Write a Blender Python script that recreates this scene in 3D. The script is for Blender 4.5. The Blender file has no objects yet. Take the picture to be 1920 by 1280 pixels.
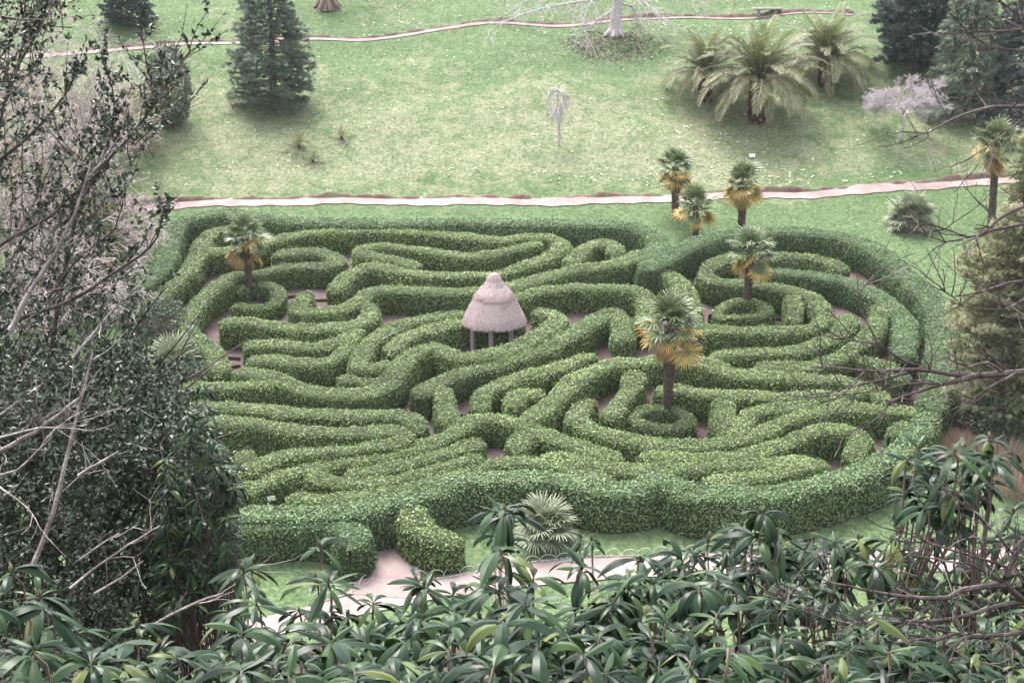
import bpy, math, random
import numpy as np
from mathutils import Vector, Matrix

SC = bpy.context.scene
COL = SC.collection
rng = np.random.default_rng(11)
random.seed(5)
R = math.radians

# ------------------------------------------------------------------ camera
PITCH = R(18.0)
CAM = np.array([0.0, 0.0, 26.0])
FPX = 1920 * 50.0 / 36.0
cd = bpy.data.cameras.new('camera')
cd.lens = 50.0
cd.sensor_width = 36.0
cd.clip_start = 0.1
cd.clip_end = 1500.0
cam = bpy.data.objects.new('camera', cd)
cam.location = CAM
cam.rotation_euler = (R(90) - PITCH, 0, 0)
COL.objects.link(cam)
SC.camera = cam

# ------------------------------------------------------------------ sky and light
SUN_EL, SUN_AZ = R(64), R(-24)
w = bpy.data.worlds.new('World')
SC.world = w
w.use_nodes = True
nt = w.node_tree
sky = nt.nodes.new('ShaderNodeTexSky')
sky.sky_type = 'NISHITA'
sky.sun_disc = False
sky.sun_elevation = SUN_EL
sky.sun_rotation = SUN_AZ
sky.air_density = 1.0
sky.dust_density = 4.0
sky.ozone_density = 0.6
bg = nt.nodes['Background']
bg.inputs['Strength'].default_value = 0.15
hs = nt.nodes.new('ShaderNodeHueSaturation')      # grey overcast rather than blue
hs.inputs['Saturation'].default_value = 0.35
nt.links.new(sky.outputs[0], hs.inputs['Color'])
nt.links.new(hs.outputs[0], bg.inputs['Color'])
sl = bpy.data.lights.new('sun', 'SUN')
sl.energy = 1.25
sl.angle = R(30)
sl.color = (1.0, 0.965, 0.93)
sun = bpy.data.objects.new('sun', sl)
sun.rotation_euler = (R(90) - SUN_EL, 0, math.pi - SUN_AZ)
sun.location = (0, 0, 80)
COL.objects.link(sun)
SC.view_settings.view_transform = 'Standard'
SC.view_settings.look = 'None'
SC.view_settings.exposure = 2.1
SC.view_settings.gamma = 1.0

# ------------------------------------------------------------------ terrain function and pixel helpers
_P = np.array([(-60, 14), (-30, 8), (-8, 0.5), (0, -1.8), (20, -13.4), (34, -22.0), (41, -24.7), (46, -24.9), (50.5, -24.2),
               (64, -21.4), (78, -18.9), (81.5, -17.9), (90, -14.8), (107, -9.4), (125, -3.6), (160, 6), (220, 18), (400, 40)], float)


def _dense():
    x, y = _P[:, 0], _P[:, 1]
    s = np.diff(y) / np.diff(x)
    m = np.concatenate([[s[0]], 0.5 * (s[1:] + s[:-1]), [s[-1]]])
    xs = np.arange(-60, 400, 0.1)
    i = np.clip(np.searchsorted(x, xs, side='right') - 1, 0, len(x) - 2)
    h = x[i + 1] - x[i]
    t = (xs - x[i]) / h
    ys = (2*t**3-3*t**2+1)*y[i] + (t**3-2*t**2+t)*h*m[i] + (-2*t**3+3*t**2)*y[i+1] + (t**3-t**2)*h*m[i+1]
    return xs, ys


_DX, _DY = _dense()


def g(x, y):
    x = np.asarray(x, float); y = np.asarray(y, float)
    z = np.interp(y, _DX, _DY) + CAM[2]
    far = np.clip((y - 80) / 12, 0, 1)
    z = z + far * (0.25*np.sin(x*0.21+1.3) + 0.18*np.sin(x*0.5+y*0.33) + 0.10*np.sin(y*0.9-x*0.27))
    z = z + 0.05*np.sin(x*0.8+0.5*y)
    return z


cP, sP = math.cos(PITCH), math.sin(PITCH)
FWD = np.array([0, cP, -sP]); UPV = np.array([0, sP, cP]); RGT = np.array([1.0, 0, 0])


def ray(px, py):
    return FWD + RGT*((px-960)/FPX) + UPV*((640-py)/FPX)


def P(px, py, d):
    """point at depth d on the photograph's line of sight"""
    return CAM + ray(px, py)*d


_T = np.arange(36, 170, 0.25)


def U(px, py, h=0.0):
    """where the line of sight meets the terrain raised by h"""
    r = ray(px, py)
    q = CAM[None] + r[None]*_T[:, None]
    f = q[:, 2] - g(q[:, 0], q[:, 1]) - h
    k = np.argmax(f < 0)
    if f[k] >= 0: k = len(_T)-1
    k = max(k, 1)
    a, b = f[k-1], f[k]
    t = _T[k-1] + 0.25*a/(a-b) if a != b else _T[k]
    p = CAM + r*t
    return np.array([p[0], p[1], float(g(p[0], p[1])) + h])


def depth(p):
    return float(np.dot(np.asarray(p) - CAM, FWD))


# ------------------------------------------------------------------ materials
def new_mat(name):
    m = bpy.data.materials.new(name)
    m.use_nodes = True
    b = m.node_tree.nodes['Principled BSDF']
    return m, m.node_tree, b


def ramp(nt, fac, stops, interp='LINEAR'):
    r = nt.nodes.new('ShaderNodeValToRGB')
    r.color_ramp.interpolation = interp
    e = r.color_ramp.elements
    while len(e) < len(stops): e.new(0.5)
    for q, (p, c) in zip(e, stops):
        q.position = p; q.color = (c[0], c[1], c[2], 1)
    nt.links.new(fac, r.inputs[0])
    return r.outputs[0]


def noise(nt, scale, detail=3, rough=0.55, vec=None):
    n = nt.nodes.new('ShaderNodeTexNoise')
    n.inputs['Scale'].default_value = scale
    n.inputs['Detail'].default_value = detail
    n.inputs['Roughness'].default_value = rough
    if vec is None:
        tc = nt.nodes.new('ShaderNodeTexCoord'); vec = tc.outputs['Object']
    nt.links.new(vec, n.inputs['Vector'])
    return n.outputs['Fac']


def mixc(nt, fac, a, b, mode='MIX'):
    n = nt.nodes.new('ShaderNodeMix'); n.data_type = 'RGBA'; n.blend_type = mode
    for s, v in ((0, fac), (6, a), (7, b)):
        if isinstance(v, (int, float)): n.inputs[s].default_value = v
        elif isinstance(v, tuple): n.inputs[s].default_value = (v[0], v[1], v[2], 1)
        else: nt.links.new(v, n.inputs[s])
    return n.outputs[2]


def leaf_mat(name, stops, rough=0.45, transl=0.18, spec=0.5, back=None):
    m, t, b = new_mat(name)
    at = t.nodes.new('ShaderNodeAttribute'); at.attribute_name = 'tint'
    c = ramp(t, at.outputs['Fac'], stops)
    if back is not None:
        ge = t.nodes.new('ShaderNodeNewGeometry')
        c = mixc(t, ge.outputs['Backfacing'], c, back)
    t.links.new(c, b.inputs['Base Color'])
    b.inputs['Roughness'].default_value = rough
    b.inputs['Specular IOR Level'].default_value = spec
    if transl > 0:
        tr = t.nodes.new('ShaderNodeBsdfTranslucent')
        t.links.new(c, tr.inputs['Color'])
        mx = t.nodes.new('ShaderNodeMixShader'); mx.inputs[0].default_value = transl
        t.links.new(b.outputs[0], mx.inputs[1]); t.links.new(tr.outputs[0], mx.inputs[2])
        t.links.new(mx.outputs[0], t.nodes['Material Output'].inputs['Surface'])
    return m


def noise_mat(name, stops, scale=8, rough=0.85, detail=5, bump=0.0, bscale=30, stretch=None, spec=0.3):
    m, t, b = new_mat(name)
    vec = None
    if stretch:
        tc = t.nodes.new('ShaderNodeTexCoord'); mp = t.nodes.new('ShaderNodeMapping')
        mp.inputs['Scale'].default_value = stretch
        t.links.new(tc.outputs['Object'], mp.inputs['Vector']); vec = mp.outputs[0]
    f = noise(t, scale, detail, 0.6, vec)
    c = ramp(t, f, stops)
    t.links.new(c, b.inputs['Base Color'])
    b.inputs['Roughness'].default_value = rough
    b.inputs['Specular IOR Level'].default_value = spec
    if bump:
        bn = t.nodes.new('ShaderNodeBump'); bn.inputs['Strength'].default_value = bump
        bn.inputs['Distance'].default_value = 0.05
        t.links.new(noise(t, bscale, 4, 0.6, vec), bn.inputs['Height'])
        t.links.new(bn.outputs[0], b.inputs['Normal'])
    return m


M = {}


def grass_material():
    m, t, b = new_mat('meadow_grass')
    f1 = noise(t, 0.10, 4, 0.6)
    f2 = noise(t, 0.9, 5, 0.65)
    f3 = noise(t, 5.0, 7, 0.85)
    green = ramp(t, f3, [(0.36, (0.042, 0.072, 0.027)), (0.5, (0.085, 0.128, 0.058)), (0.64, (0.165, 0.208, 0.112))])
    straw = ramp(t, f3, [(0.36, (0.085, 0.102, 0.052)), (0.5, (0.165, 0.178, 0.107)), (0.64, (0.29, 0.285, 0.19))])
    tc = t.nodes.new('ShaderNodeTexCoord'); sx = t.nodes.new('ShaderNodeSeparateXYZ')
    t.links.new(tc.outputs['Object'], sx.inputs[0])
    mr = t.nodes.new('ShaderNodeMapRange')          # rough grass above the lane is drier than the lawn below it
    mr.inputs['From Min'].default_value = 79; mr.inputs['From Max'].default_value = 85
    mr.inputs['To Min'].default_value = -0.14; mr.inputs['To Max'].default_value = 0.03
    t.links.new(sx.outputs['Y'], mr.inputs['Value'])
    mr2 = t.nodes.new('ShaderNodeMapRange')
    mr2.inputs['From Min'].default_value = 92; mr2.inputs['From Max'].default_value = 102
    mr2.inputs['To Min'].default_value = 0.0; mr2.inputs['To Max'].default_value = -0.12
    t.links.new(sx.outputs['Y'], mr2.inputs['Value'])
    a1 = t.nodes.new('ShaderNodeMath'); a1.operation = 'MULTIPLY_ADD'; a1.inputs[1].default_value = 0.55
    t.links.new(f2, a1.inputs[0]); t.links.new(mr.outputs[0], a1.inputs[2])
    a2 = t.nodes.new('ShaderNodeMath'); a2.operation = 'MULTIPLY_ADD'; a2.inputs[1].default_value = 0.45
    t.links.new(f1, a2.inputs[0]); t.links.new(a1.outputs[0], a2.inputs[2])
    a3 = t.nodes.new('ShaderNodeMath'); a3.operation = 'ADD'
    t.links.new(a2.outputs[0], a3.inputs[0]); t.links.new(mr2.outputs[0], a3.inputs[1])
    fac = ramp(t, a3.outputs[0], [(0.44, (0, 0, 0)), (0.58, (1, 1, 1))])
    c = mixc(t, fac, green, straw)
    c = mixc(t, 1.0, c, ramp(t, noise(t, 1.4, 6, 0.7), [(0.36, (0.80, 0.85, 0.83)), (0.5, (1, 1, 1)), (0.66, (1.10, 1.07, 1.08))]), 'MULTIPLY')
    t.links.new(c, b.inputs['Base Color'])
    b.inputs['Roughness'].default_value = 0.95
    b.inputs['Specular IOR Level'].default_value = 0.1
    bn = t.nodes.new('ShaderNodeBump'); bn.inputs['Strength'].default_value = 0.5; bn.inputs['Distance'].default_value = 0.12
    t.links.new(noise(t, 7.0, 4, 0.7), bn.inputs['Height'])
    t.links.new(bn.outputs[0], b.inputs['Normal'])
    return m


M['grass'] = grass_material()
M['dirt'] = noise_mat('trodden_earth', [(0.3, (0.060, 0.041, 0.040)), (0.5, (0.092, 0.064, 0.063)), (0.7, (0.13, 0.092, 0.09))], 1.5, 0.95, 6, 0.5, 12)
M['lane'] = noise_mat('pale_gravel', [(0.3, (0.21, 0.155, 0.145)), (0.5, (0.275, 0.212, 0.20)), (0.7, (0.34, 0.275, 0.262))], 0.9, 0.95, 9, 0.5, 40)
M['bank'] = noise_mat('bank_soil', [(0.30, (0.05, 0.026, 0.022)), (0.42, (0.10, 0.055, 0.047)), (0.52, (0.13, 0.09, 0.07)), (0.60, (0.13, 0.15, 0.08))], 1.1, 0.95, 6, 0.8, 8)
M['plank'] = noise_mat('step_timber', [(0.3, (0.045, 0.03, 0.03)), (0.7, (0.10, 0.07, 0.065))], 6, 0.9)
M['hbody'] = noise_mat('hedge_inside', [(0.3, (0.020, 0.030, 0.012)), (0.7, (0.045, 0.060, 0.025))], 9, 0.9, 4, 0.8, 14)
M['hleafA'] = leaf_mat('hedge_leaf', [(0.0, (0.050, 0.088, 0.026)), (0.3, (0.118, 0.188, 0.052)), (0.6, (0.215, 0.305, 0.098)), (0.85, (0.30, 0.385, 0.155)), (0.94, (0.37, 0.42, 0.20)), (0.97, (0.38, 0.37, 0.15)), (1.0, (0.24, 0.165, 0.11))], 0.5, 0.22, 0.42)
M['hleafB'] = leaf_mat('hedge_leaf_bluish', [(0.0, (0.048, 0.090, 0.040)), (0.35, (0.102, 0.178, 0.070)), (0.65, (0.175, 0.270, 0.122)), (0.9, (0.255, 0.355, 0.185)), (1.0, (0.31, 0.39, 0.24))], 0.55, 0.2, 0.32)
M['thatch'] = noise_mat('thatch', [(0.3, (0.27, 0.20, 0.185)), (0.5, (0.40, 0.315, 0.30)), (0.7, (0.53, 0.44, 0.425))], 3.0, 0.95, 6, 0.7, 20, (9, 9, 1.2))
M['straw'] = leaf_mat('thatch_straw', [(0.0, (0.25, 0.18, 0.18)), (0.5, (0.42, 0.325, 0.325)), (1.0, (0.60, 0.50, 0.505))], 0.8, 0.0, 0.2)
M['straw_dark'] = leaf_mat('thatch_straw_ridge', [(0.0, (0.16, 0.11, 0.10)), (0.5, (0.29, 0.21, 0.20)), (1.0, (0.42, 0.33, 0.31))], 0.8, 0.0, 0.2)
M['post'] = noise_mat('weathered_post', [(0.3, (0.22, 0.17, 0.165)), (0.7, (0.38, 0.31, 0.31))], 5, 0.85, 5, 0.3, 25, (8, 8, 1))
M['trunk_palm'] = noise_mat('palm_fibre', [(0.3, (0.05, 0.035, 0.032)), (0.55, (0.12, 0.088, 0.078)), (0.75, (0.26, 0.205, 0.185))], 7, 0.95, 6, 1.0, 16, (1, 1, 1.8))
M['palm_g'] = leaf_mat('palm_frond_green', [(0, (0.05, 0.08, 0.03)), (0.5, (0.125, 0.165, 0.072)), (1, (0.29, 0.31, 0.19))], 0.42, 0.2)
M['palm_grey'] = leaf_mat('palm_frond_olive', [(0, (0.12, 0.145, 0.08)), (0.5, (0.24, 0.27, 0.17)), (1, (0.43, 0.43, 0.31))], 0.5, 0.2)
M['palm_y'] = leaf_mat('palm_frond_yellow', [(0, (0.17, 0.18, 0.06)), (0.4, (0.46, 0.36, 0.12)), (0.75, (0.66, 0.38, 0.09)), (1, (0.68, 0.40, 0.20))], 0.55, 0.25)
M['palm_d'] = leaf_mat('palm_frond_dead', [(0, (0.20, 0.14, 0.08)), (0.5, (0.40, 0.26, 0.11)), (1, (0.52, 0.36, 0.20))], 0.7, 0.2)
M['phx'] = leaf_mat('date_palm_leaflet', [(0, (0.04, 0.056, 0.024)), (0.4, (0.095, 0.112, 0.045)), (0.7, (0.20, 0.195, 0.095)), (1, (0.40, 0.35, 0.25))], 0.6, 0.2)
M['phx_y'] = leaf_mat('date_palm_leaflet_young', [(0, (0.07, 0.09, 0.025)), (0.5, (0.14, 0.165, 0.05)), (1, (0.28, 0.28, 0.12))], 0.5, 0.25)
M['phx_trunk'] = noise_mat('date_palm_trunk', [(0.35, (0.035, 0.015, 0.014)), (0.55, (0.12, 0.055, 0.042)), (0.68, (0.33, 0.22, 0.16))], 5, 0.9, 5, 1.0, 9)
M['bark_pale'] = noise_mat('pale_bark', [(0.3, (0.33, 0.28, 0.285)), (0.5, (0.47, 0.42, 0.42)), (0.7, (0.62, 0.57, 0.57))], 5, 0.9, 6, 0.5, 18)
M['bark_grey'] = noise_mat('grey_bark', [(0.3, (0.19, 0.155, 0.155)), (0.5, (0.30, 0.255, 0.26)), (0.7, (0.42, 0.37, 0.375))], 6, 0.9)
M['bark_limb'] = noise_mat('mossy_pale_bark', [(0.3, (0.13, 0.105, 0.10)), (0.48, (0.24, 0.20, 0.19)), (0.65, (0.42, 0.37, 0.37))], 8, 0.9, 6, 0.5, 40)
M['bark_lichen'] = noise_mat('lichen_twigs', [(0.3, (0.36, 0.31, 0.33)), (0.7, (0.56, 0.50, 0.52))], 6, 0.9)
M['bark_brown'] = noise_mat('brown_bark', [(0.3, (0.045, 0.032, 0.030)), (0.55, (0.10, 0.075, 0.072)), (0.75, (0.22, 0.18, 0.18))], 9, 0.8, 5, 0.4, 40)
M['bark_tan'] = noise_mat('tan_bark', [(0.3, (0.12, 0.085, 0.07)), (0.7, (0.26, 0.19, 0.155))], 9, 0.85)
M['bark_thicket'] = noise_mat('thicket_twigs', [(0.3, (0.23, 0.18, 0.175)), (0.5, (0.35, 0.285, 0.28)), (0.75, (0.50, 0.43, 0.43))], 2, 0.9)
M['holly'] = leaf_mat('holly_leaf', [(0, (0.020, 0.034, 0.020)), (0.5, (0.036, 0.058, 0.033)), (0.85, (0.062, 0.090, 0.044)), (1, (0.11, 0.13, 0.06))], 0.34, 0.05, 0.40)
M['rhodo'] = leaf_mat('rhododendron_leaf', [(0, (0.005, 0.014, 0.007)), (0.5, (0.014, 0.034, 0.014)), (0.85, (0.034, 0.066, 0.021)), (1, (0.075, 0.095, 0.025))], 0.33, 0.06, 0.2, back=(0.035, 0.066, 0.018))
M['bud'] = noise_mat('rhododendron_bud', [(0.3, (0.10, 0.10, 0.04)), (0.7, (0.19, 0.13, 0.08))], 40, 0.5)
M['pine'] = leaf_mat('blue_pine_needles', [(0, (0.05, 0.075, 0.055)), (0.5, (0.135, 0.18, 0.13)), (1, (0.28, 0.33, 0.24))], 0.6, 0.1)
M['yew'] = leaf_mat('dark_conifer_needles', [(0, (0.036, 0.056, 0.050)), (0.5, (0.082, 0.112, 0.10)), (1, (0.165, 0.20, 0.175))], 0.6, 0.08)
M['weep'] = leaf_mat('drooping_conifer_needles', [(0, (0.06, 0.09, 0.055)), (0.5, (0.14, 0.18, 0.12)), (1, (0.26, 0.30, 0.21))], 0.6, 0.12)
M['gold'] = leaf_mat('golden_conifer_needles', [(0, (0.15, 0.17, 0.085)), (0.5, (0.31, 0.315, 0.18)), (1, (0.50, 0.47, 0.31))], 0.7, 0.3)
M['tawny'] = leaf_mat('tawny_leaves', [(0, (0.10, 0.085, 0.04)), (0.5, (0.20, 0.17, 0.08)), (1, (0.36, 0.27, 0.15))], 0.7, 0.15)
M['shrub'] = leaf_mat('shrub_leaves', [(0, (0.035, 0.055, 0.032)), (0.5, (0.075, 0.11, 0.06)), (1, (0.16, 0.20, 0.12))], 0.5, 0.12)
M['fir'] = leaf_mat('yellow_green_needles', [(0, (0.05, 0.075, 0.028)), (0.6, (0.14, 0.18, 0.06)), (0.85, (0.24, 0.26, 0.09)), (1, (0.30, 0.10, 0.07))], 0.6, 0.12)
M['drygrass'] = leaf_mat('dry_grass', [(0, (0.20, 0.14, 0.10)), (0.5, (0.36, 0.26, 0.20)), (1, (0.50, 0.40, 0.32))], 0.8, 0.15)
M['blade'] = leaf_mat('grass_blades', [(0, (0.08, 0.13, 0.055)), (0.5, (0.135, 0.185, 0.088)), (0.8, (0.22, 0.24, 0.14)), (1, (0.31, 0.30, 0.20))], 0.7, 0.2)
M['petal'] = leaf_mat('primrose_petals', [(0, (0.62, 0.66, 0.42)), (1, (0.78, 0.80, 0.66))], 0.6, 0.2)
M['litter'] = leaf_mat('fallen_leaves', [(0, (0.14, 0.085, 0.085)), (0.6, (0.24, 0.15, 0.15)), (1, (0.34, 0.24, 0.23))], 0.9, 0.0)
M['cobble'] = noise_mat('edging_stone', [(0.3, (0.20, 0.16, 0.15)), (0.7, (0.40, 0.35, 0.34))], 7, 0.9)
M['hoop'] = noise_mat('bleached_cane', [(0.3, (0.42, 0.40, 0.38)), (0.7, (0.60, 0.58, 0.56))], 9, 0.8)
M['bench'] = noise_mat('bench_stone', [(0.3, (0.17, 0.14, 0.145)), (0.7, (0.30, 0.26, 0.27))], 7, 0.9)
M['card'] = noise_mat('white_label_card', [(0.3, (0.78, 0.78, 0.78)), (0.7, (0.86, 0.86, 0.86))], 9, 0.6)
M['iron'] = noise_mat('label_stake', [(0.3, (0.05, 0.05, 0.05)), (0.7, (0.09, 0.09, 0.09))], 9, 0.6)


# ------------------------------------------------------------------ mesh builder
class MB:
    def __init__(self):
        self.v = []; self.q = []; self.t = []; self.n = 0

    def quads(self, v, f, tint=0.5, mat=0):
        v = np.asarray(v, float).reshape(-1, 3); f = np.asarray(f, int)
        tt = np.broadcast_to(np.asarray(tint, float), (len(f),))
        self.v.append(v); self.q.append((f + self.n, tt, np.full(len(f), mat, int))); self.n += len(v)

    def build(self, name, mats, parent=None, smooth=False, loc=None):
        me = bpy.data.meshes.new(name)
        V = np.concatenate(self.v) if self.v else np.zeros((0, 3))
        if loc is not None: V = V - np.asarray(loc, float)
        me.vertices.add(len(V)); me.vertices.foreach_set('co', V.astype(np.float32).ravel())
        loops = np.concatenate([f.ravel() for f, _, _ in self.q])
        tot = np.concatenate([np.full(len(f), f.shape[1], int) for f, _, _ in self.q])
        start = np.concatenate([[0], np.cumsum(tot)[:-1]])
        me.loops.add(len(loops)); me.loops.foreach_set('vertex_index', loops.astype(np.int32))
        me.polygons.add(len(tot)); me.polygons.foreach_set('loop_start', start.astype(np.int32))
        mi = np.concatenate([m for _, _, m in self.q])
        me.polygons.foreach_set('material_index', mi.astype(np.int32))
        if not isinstance(mats, (list, tuple)): mats = [mats]
        for m in mats: me.materials.append(m)
        me.update(calc_edges=True)
        a = me.attributes.new('tint', 'FLOAT', 'FACE')
        a.data.foreach_set('value', np.concatenate([t for _, t, _ in self.q]).astype(np.float32))
        me.polygons.foreach_set('use_smooth', np.full(len(tot), smooth, bool))
        me.update()
        o = bpy.data.objects.new(name, me); COL.objects.link(o)
        if loc is not None: o.location = loc
        if parent is not None: o.parent = parent
        return o

    # --- shapes
    def tube(self, pts, rad, sides=5, tint=0.5, mat=0):
        pts = np.asarray(pts, float); n = len(pts)
        rad = np.broadcast_to(np.asarray(rad, float), (n,))
        T = np.gradient(pts, axis=0); T /= np.linalg.norm(T, axis=1)[:, None] + 1e-9
        ref = np.array([0.31, 0.22, 0.92]) if abs(T[:, 2].mean()) < 0.8 else np.array([1.0, 0.1, 0.05])
        A = np.cross(T, ref); A /= np.linalg.norm(A, axis=1)[:, None] + 1e-9
        B = np.cross(T, A)
        an = np.arange(sides)*2*math.pi/sides
        ring = pts[:, None] + rad[:, None, None]*(np.cos(an)[None, :, None]*A[:, None] + np.sin(an)[None, :, None]*B[:, None])
        i = np.arange(n-1)[:, None]*sides; k = np.arange(sides)[None]; k2 = (k+1) % sides
        f = np.stack([i+k, i+k2, i+sides+k2, i+sides+k], -1).reshape(-1, 4)
        self.quads(ring.reshape(-1, 3), f, tint, mat)
        if sides == 4: self.quads(ring[-1], [[0, 1, 2, 3]], tint, mat)

    def box(self, c, half, ax=None, tint=0.5, mat=0, bev=0.0):
        ax = np.eye(3) if ax is None else np.asarray(ax, float)
        hx, hy, hz = half
        b = min(bev, hx*0.9, hy*0.9, hz*0.9)
        # chamfered box from three layers
        def lay(z, sx, sy): return [(-sx, -sy, z), (sx, -sy, z), (sx, sy, z), (-sx, sy, z)]
        L = lay(-hz, hx-b, hy-b) + lay(-hz+b, hx, hy) + lay(hz-b, hx, hy) + lay(hz, hx-b, hy-b)
        v = np.array(L) @ ax + np.asarray(c, float)
        f = [[3, 2, 1, 0], [12, 13, 14, 15]]
        for l in range(3):
            for k in range(4):
                f.append([l*4+k, l*4+(k+1) % 4, l*4+4+(k+1) % 4, l*4+4+k])
        self.quads(v, f, tint, mat)

    def lathe(self, prof, c=(0, 0, 0), n=32, tint=0.5, mat=0, wob=0.0):
        prof = np.asarray(prof, float); an = np.arange(n)*2*math.pi/n
        r = prof[:, 0][:, None]*(1 + wob*np.sin(3*an+1)[None] + wob*np.sin(7*an)[None])
        v = np.stack([r*np.cos(an), r*np.sin(an), np.broadcast_to(prof[:, 1][:, None], r.shape)], -1)
        i = np.arange(len(prof)-1)[:, None]*n; k = np.arange(n)[None]; k2 = (k+1) % n
        f = np.stack([i+k, i+k2, i+n+k2, i+n+k], -1).reshape(-1, 4)
        self.quads(v.reshape(-1, 3) + np.asarray(c, float), f, tint, mat)

    def leaves(self, pos, axis, nrm, L, W, tint, mat=0, fold=0.0):
        """diamond leaves: base at pos, pointing along axis"""
        pos = np.asarray(pos); n = len(pos)
        axis = axis/(np.linalg.norm(axis, axis=1)[:, None]+1e-9)
        side = np.cross(axis, nrm); side /= np.linalg.norm(side, axis=1)[:, None]+1e-9
        nn = np.cross(side, axis)
        L = np.broadcast_to(np.asarray(L, float), (n,))[:, None]; W = np.broadcast_to(np.asarray(W, float), (n,))[:, None]
        mid = pos + axis*L*0.45
        up = nn*(W*fold)
        v = np.stack([pos, mid + side*W*0.5 + up, pos + axis*L, mid - side*W*0.5 + up], 1).reshape(-1, 3)
        b = np.arange(n)[:, None]*4
        if fold == 0.0:
            self.quads(v, b + np.array([[0, 1, 2, 3]]), tint, mat)
        else:
            tt = np.broadcast_to(np.asarray(tint, float), (n,))
            f = np.concatenate([b + np.array([[0, 1, 2]]), b + np.array([[0, 2, 3]])])
            self.quads(v, f, np.concatenate([tt, tt]), mat)


def rand_dirs(n):
    v = rng.normal(size=(n, 3)); return v/np.linalg.norm(v, axis=1)[:, None]


_K = [(np.array(k), p) for k, p in zip(rng.normal(size=(9, 3)), rng.uniform(0, 6.28, 9))]


def lump(p, s):
    r = np.zeros(p.shape[:-1])
    for i, (k, ph) in enumerate(_K):
        r = r + np.sin((p @ k)*s*(0.6+0.25*i) + ph)/(1+0.35*i)
    return r/3.2


def spline(pts, step, closed=False):
    pts = np.asarray(pts, float); n = len(pts)
    out = []
    rngi = range(n if closed else n-1)
    for i in rngi:
        if closed: p0, p1, p2, p3 = pts[(i-1) % n], pts[i], pts[(i+1) % n], pts[(i+2) % n]
        else: p0, p1, p2, p3 = pts[max(i-1, 0)], pts[i], pts[i+1], pts[min(i+2, n-1)]
        m = max(2, int(np.linalg.norm(p2-p1)/step))
        t = (np.arange(m)/m)[:, None]
        out.append(0.5*((2*p1)+(-p0+p2)*t+(2*p0-5*p1+4*p2-p3)*t**2+(-p0+3*p1-3*p2+p3)*t**3))
    if not closed: out.append(pts[-1:])
    return np.concatenate(out)


def tag(o, label=None, cat=None, group=None, kind=None):
    if label: o['label'] = label
    if cat: o['category'] = cat
    if group: o['group'] = group
    if kind: o['kind'] = kind
    return o


def thing(name, label, cat, loc=(0, 0, 0), group=None):
    o = bpy.data.objects.new(name, None); COL.objects.link(o)
    o.empty_display_size = 0.3
    o.location = tuple(float(c) for c in loc)
    return tag(o, label, cat, group)


# ------------------------------------------------------------------ the ground
def sheet(name, X, Y, off, mat, kind='structure'):
    Z = g(X, Y) + off
    ny, nx = X.shape
    v = np.stack([X, Y, Z], -1).reshape(-1, 3)
    i = np.arange(ny-1)[:, None]*nx + np.arange(nx-1)[None]
    f = np.stack([i, i+1, i+nx+1, i+nx], -1).reshape(-1, 4)
    mb = MB(); mb.quads(v, f)
    o = mb.build(name, mat, None, True)
    o['kind'] = kind
    return o


ys = np.concatenate([np.arange(-24, 36, 2.0), np.arange(36, 115, 0.4), np.arange(115, 160, 2.0), np.arange(160, 201, 8.0)])
xs = np.concatenate([np.arange(-144, -48, 12.0), np.arange(-48, 48, 0.6), np.arange(48, 145, 12.0)])
X, Y = np.meshgrid(xs, ys)
sheet('ground', X, Y, 0.0, M['grass'])


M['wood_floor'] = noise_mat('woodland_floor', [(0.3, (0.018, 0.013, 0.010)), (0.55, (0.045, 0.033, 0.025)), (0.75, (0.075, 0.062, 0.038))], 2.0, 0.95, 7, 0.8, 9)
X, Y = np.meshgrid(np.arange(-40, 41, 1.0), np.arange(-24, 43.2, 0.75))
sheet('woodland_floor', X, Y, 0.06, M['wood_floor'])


def ribbon(name, px, width, off, mat, cross=7, kind='structure', step=0.3, world=None, prof=None, edge=0.0):
    pts = world if world is not None else np.array([U(a, b)[:2] for a, b in px])
    c = spline(pts, step)
    T = np.gradient(c, axis=0); T /= np.linalg.norm(T, axis=1)[:, None]
    N = np.stack([-T[:, 1], T[:, 0]], -1)
    a = np.linspace(-0.5, 0.5, cross)
    wv = np.broadcast_to(np.asarray(width, float), (len(c),)) if np.ndim(width) == 0 else np.interp(np.linspace(0, 1, len(c)), np.linspace(0, 1, len(width)), width)
    wj = wv[:, None]*(1 + edge*np.sin(np.arange(len(c))*0.9)[:, None]*np.sin(np.arange(len(c))*0.37+2)[:, None])
    X = c[:, 0][:, None] + N[:, 0][:, None]*a[None]*wj
    Y = c[:, 1][:, None] + N[:, 1][:, None]*a[None]*wj
    Z = off
    if prof is not None:
        Z = off + np.interp(a+0.5, np.linspace(0, 1, len(prof)), prof)[None]*np.ones((len(c), 1))
        P3 = np.stack([X, Y, g(X, Y)], -1)
        Z = Z*(0.85 + 0.9*lump(P3, 1.1) + 0.5*lump(P3, 3.7)) - 0.05
    return sheet(name, X, Y, Z, mat, kind)


# maze floor: trodden earth under and between the hedges
floor_poly = [(270, 560), (300, 500), (330, 430), (420, 412), (600, 424), (1000, 428), (1180, 432), (1215, 500), (1320, 470), (1450, 448), (1590, 455),
              (1690, 530), (1760, 600), (1775, 680), (1790, 760), (1760, 840), (1640, 940), (1450, 985), (1250, 990), (1080, 978), (960, 955), (830, 960), (760, 1000), (700, 1005), (640, 1000), (430, 985), (395, 900), (345, 760), (300, 690)]
fp = np.array([U(a, b)[:2] for a, b in floor_poly])


def inside(poly, x, y):
    r = np.zeros(np.shape(x), bool); n = len(poly)
    for i in range(n):
        x1, y1 = poly[i]; x2, y2 = poly[(i+1) % n]
        c = ((y1 > y) != (y2 > y)) & (x < (x2-x1)*(y-y1)/(y2-y1+1e-12)+x1)
        r ^= c
    return r


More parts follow.
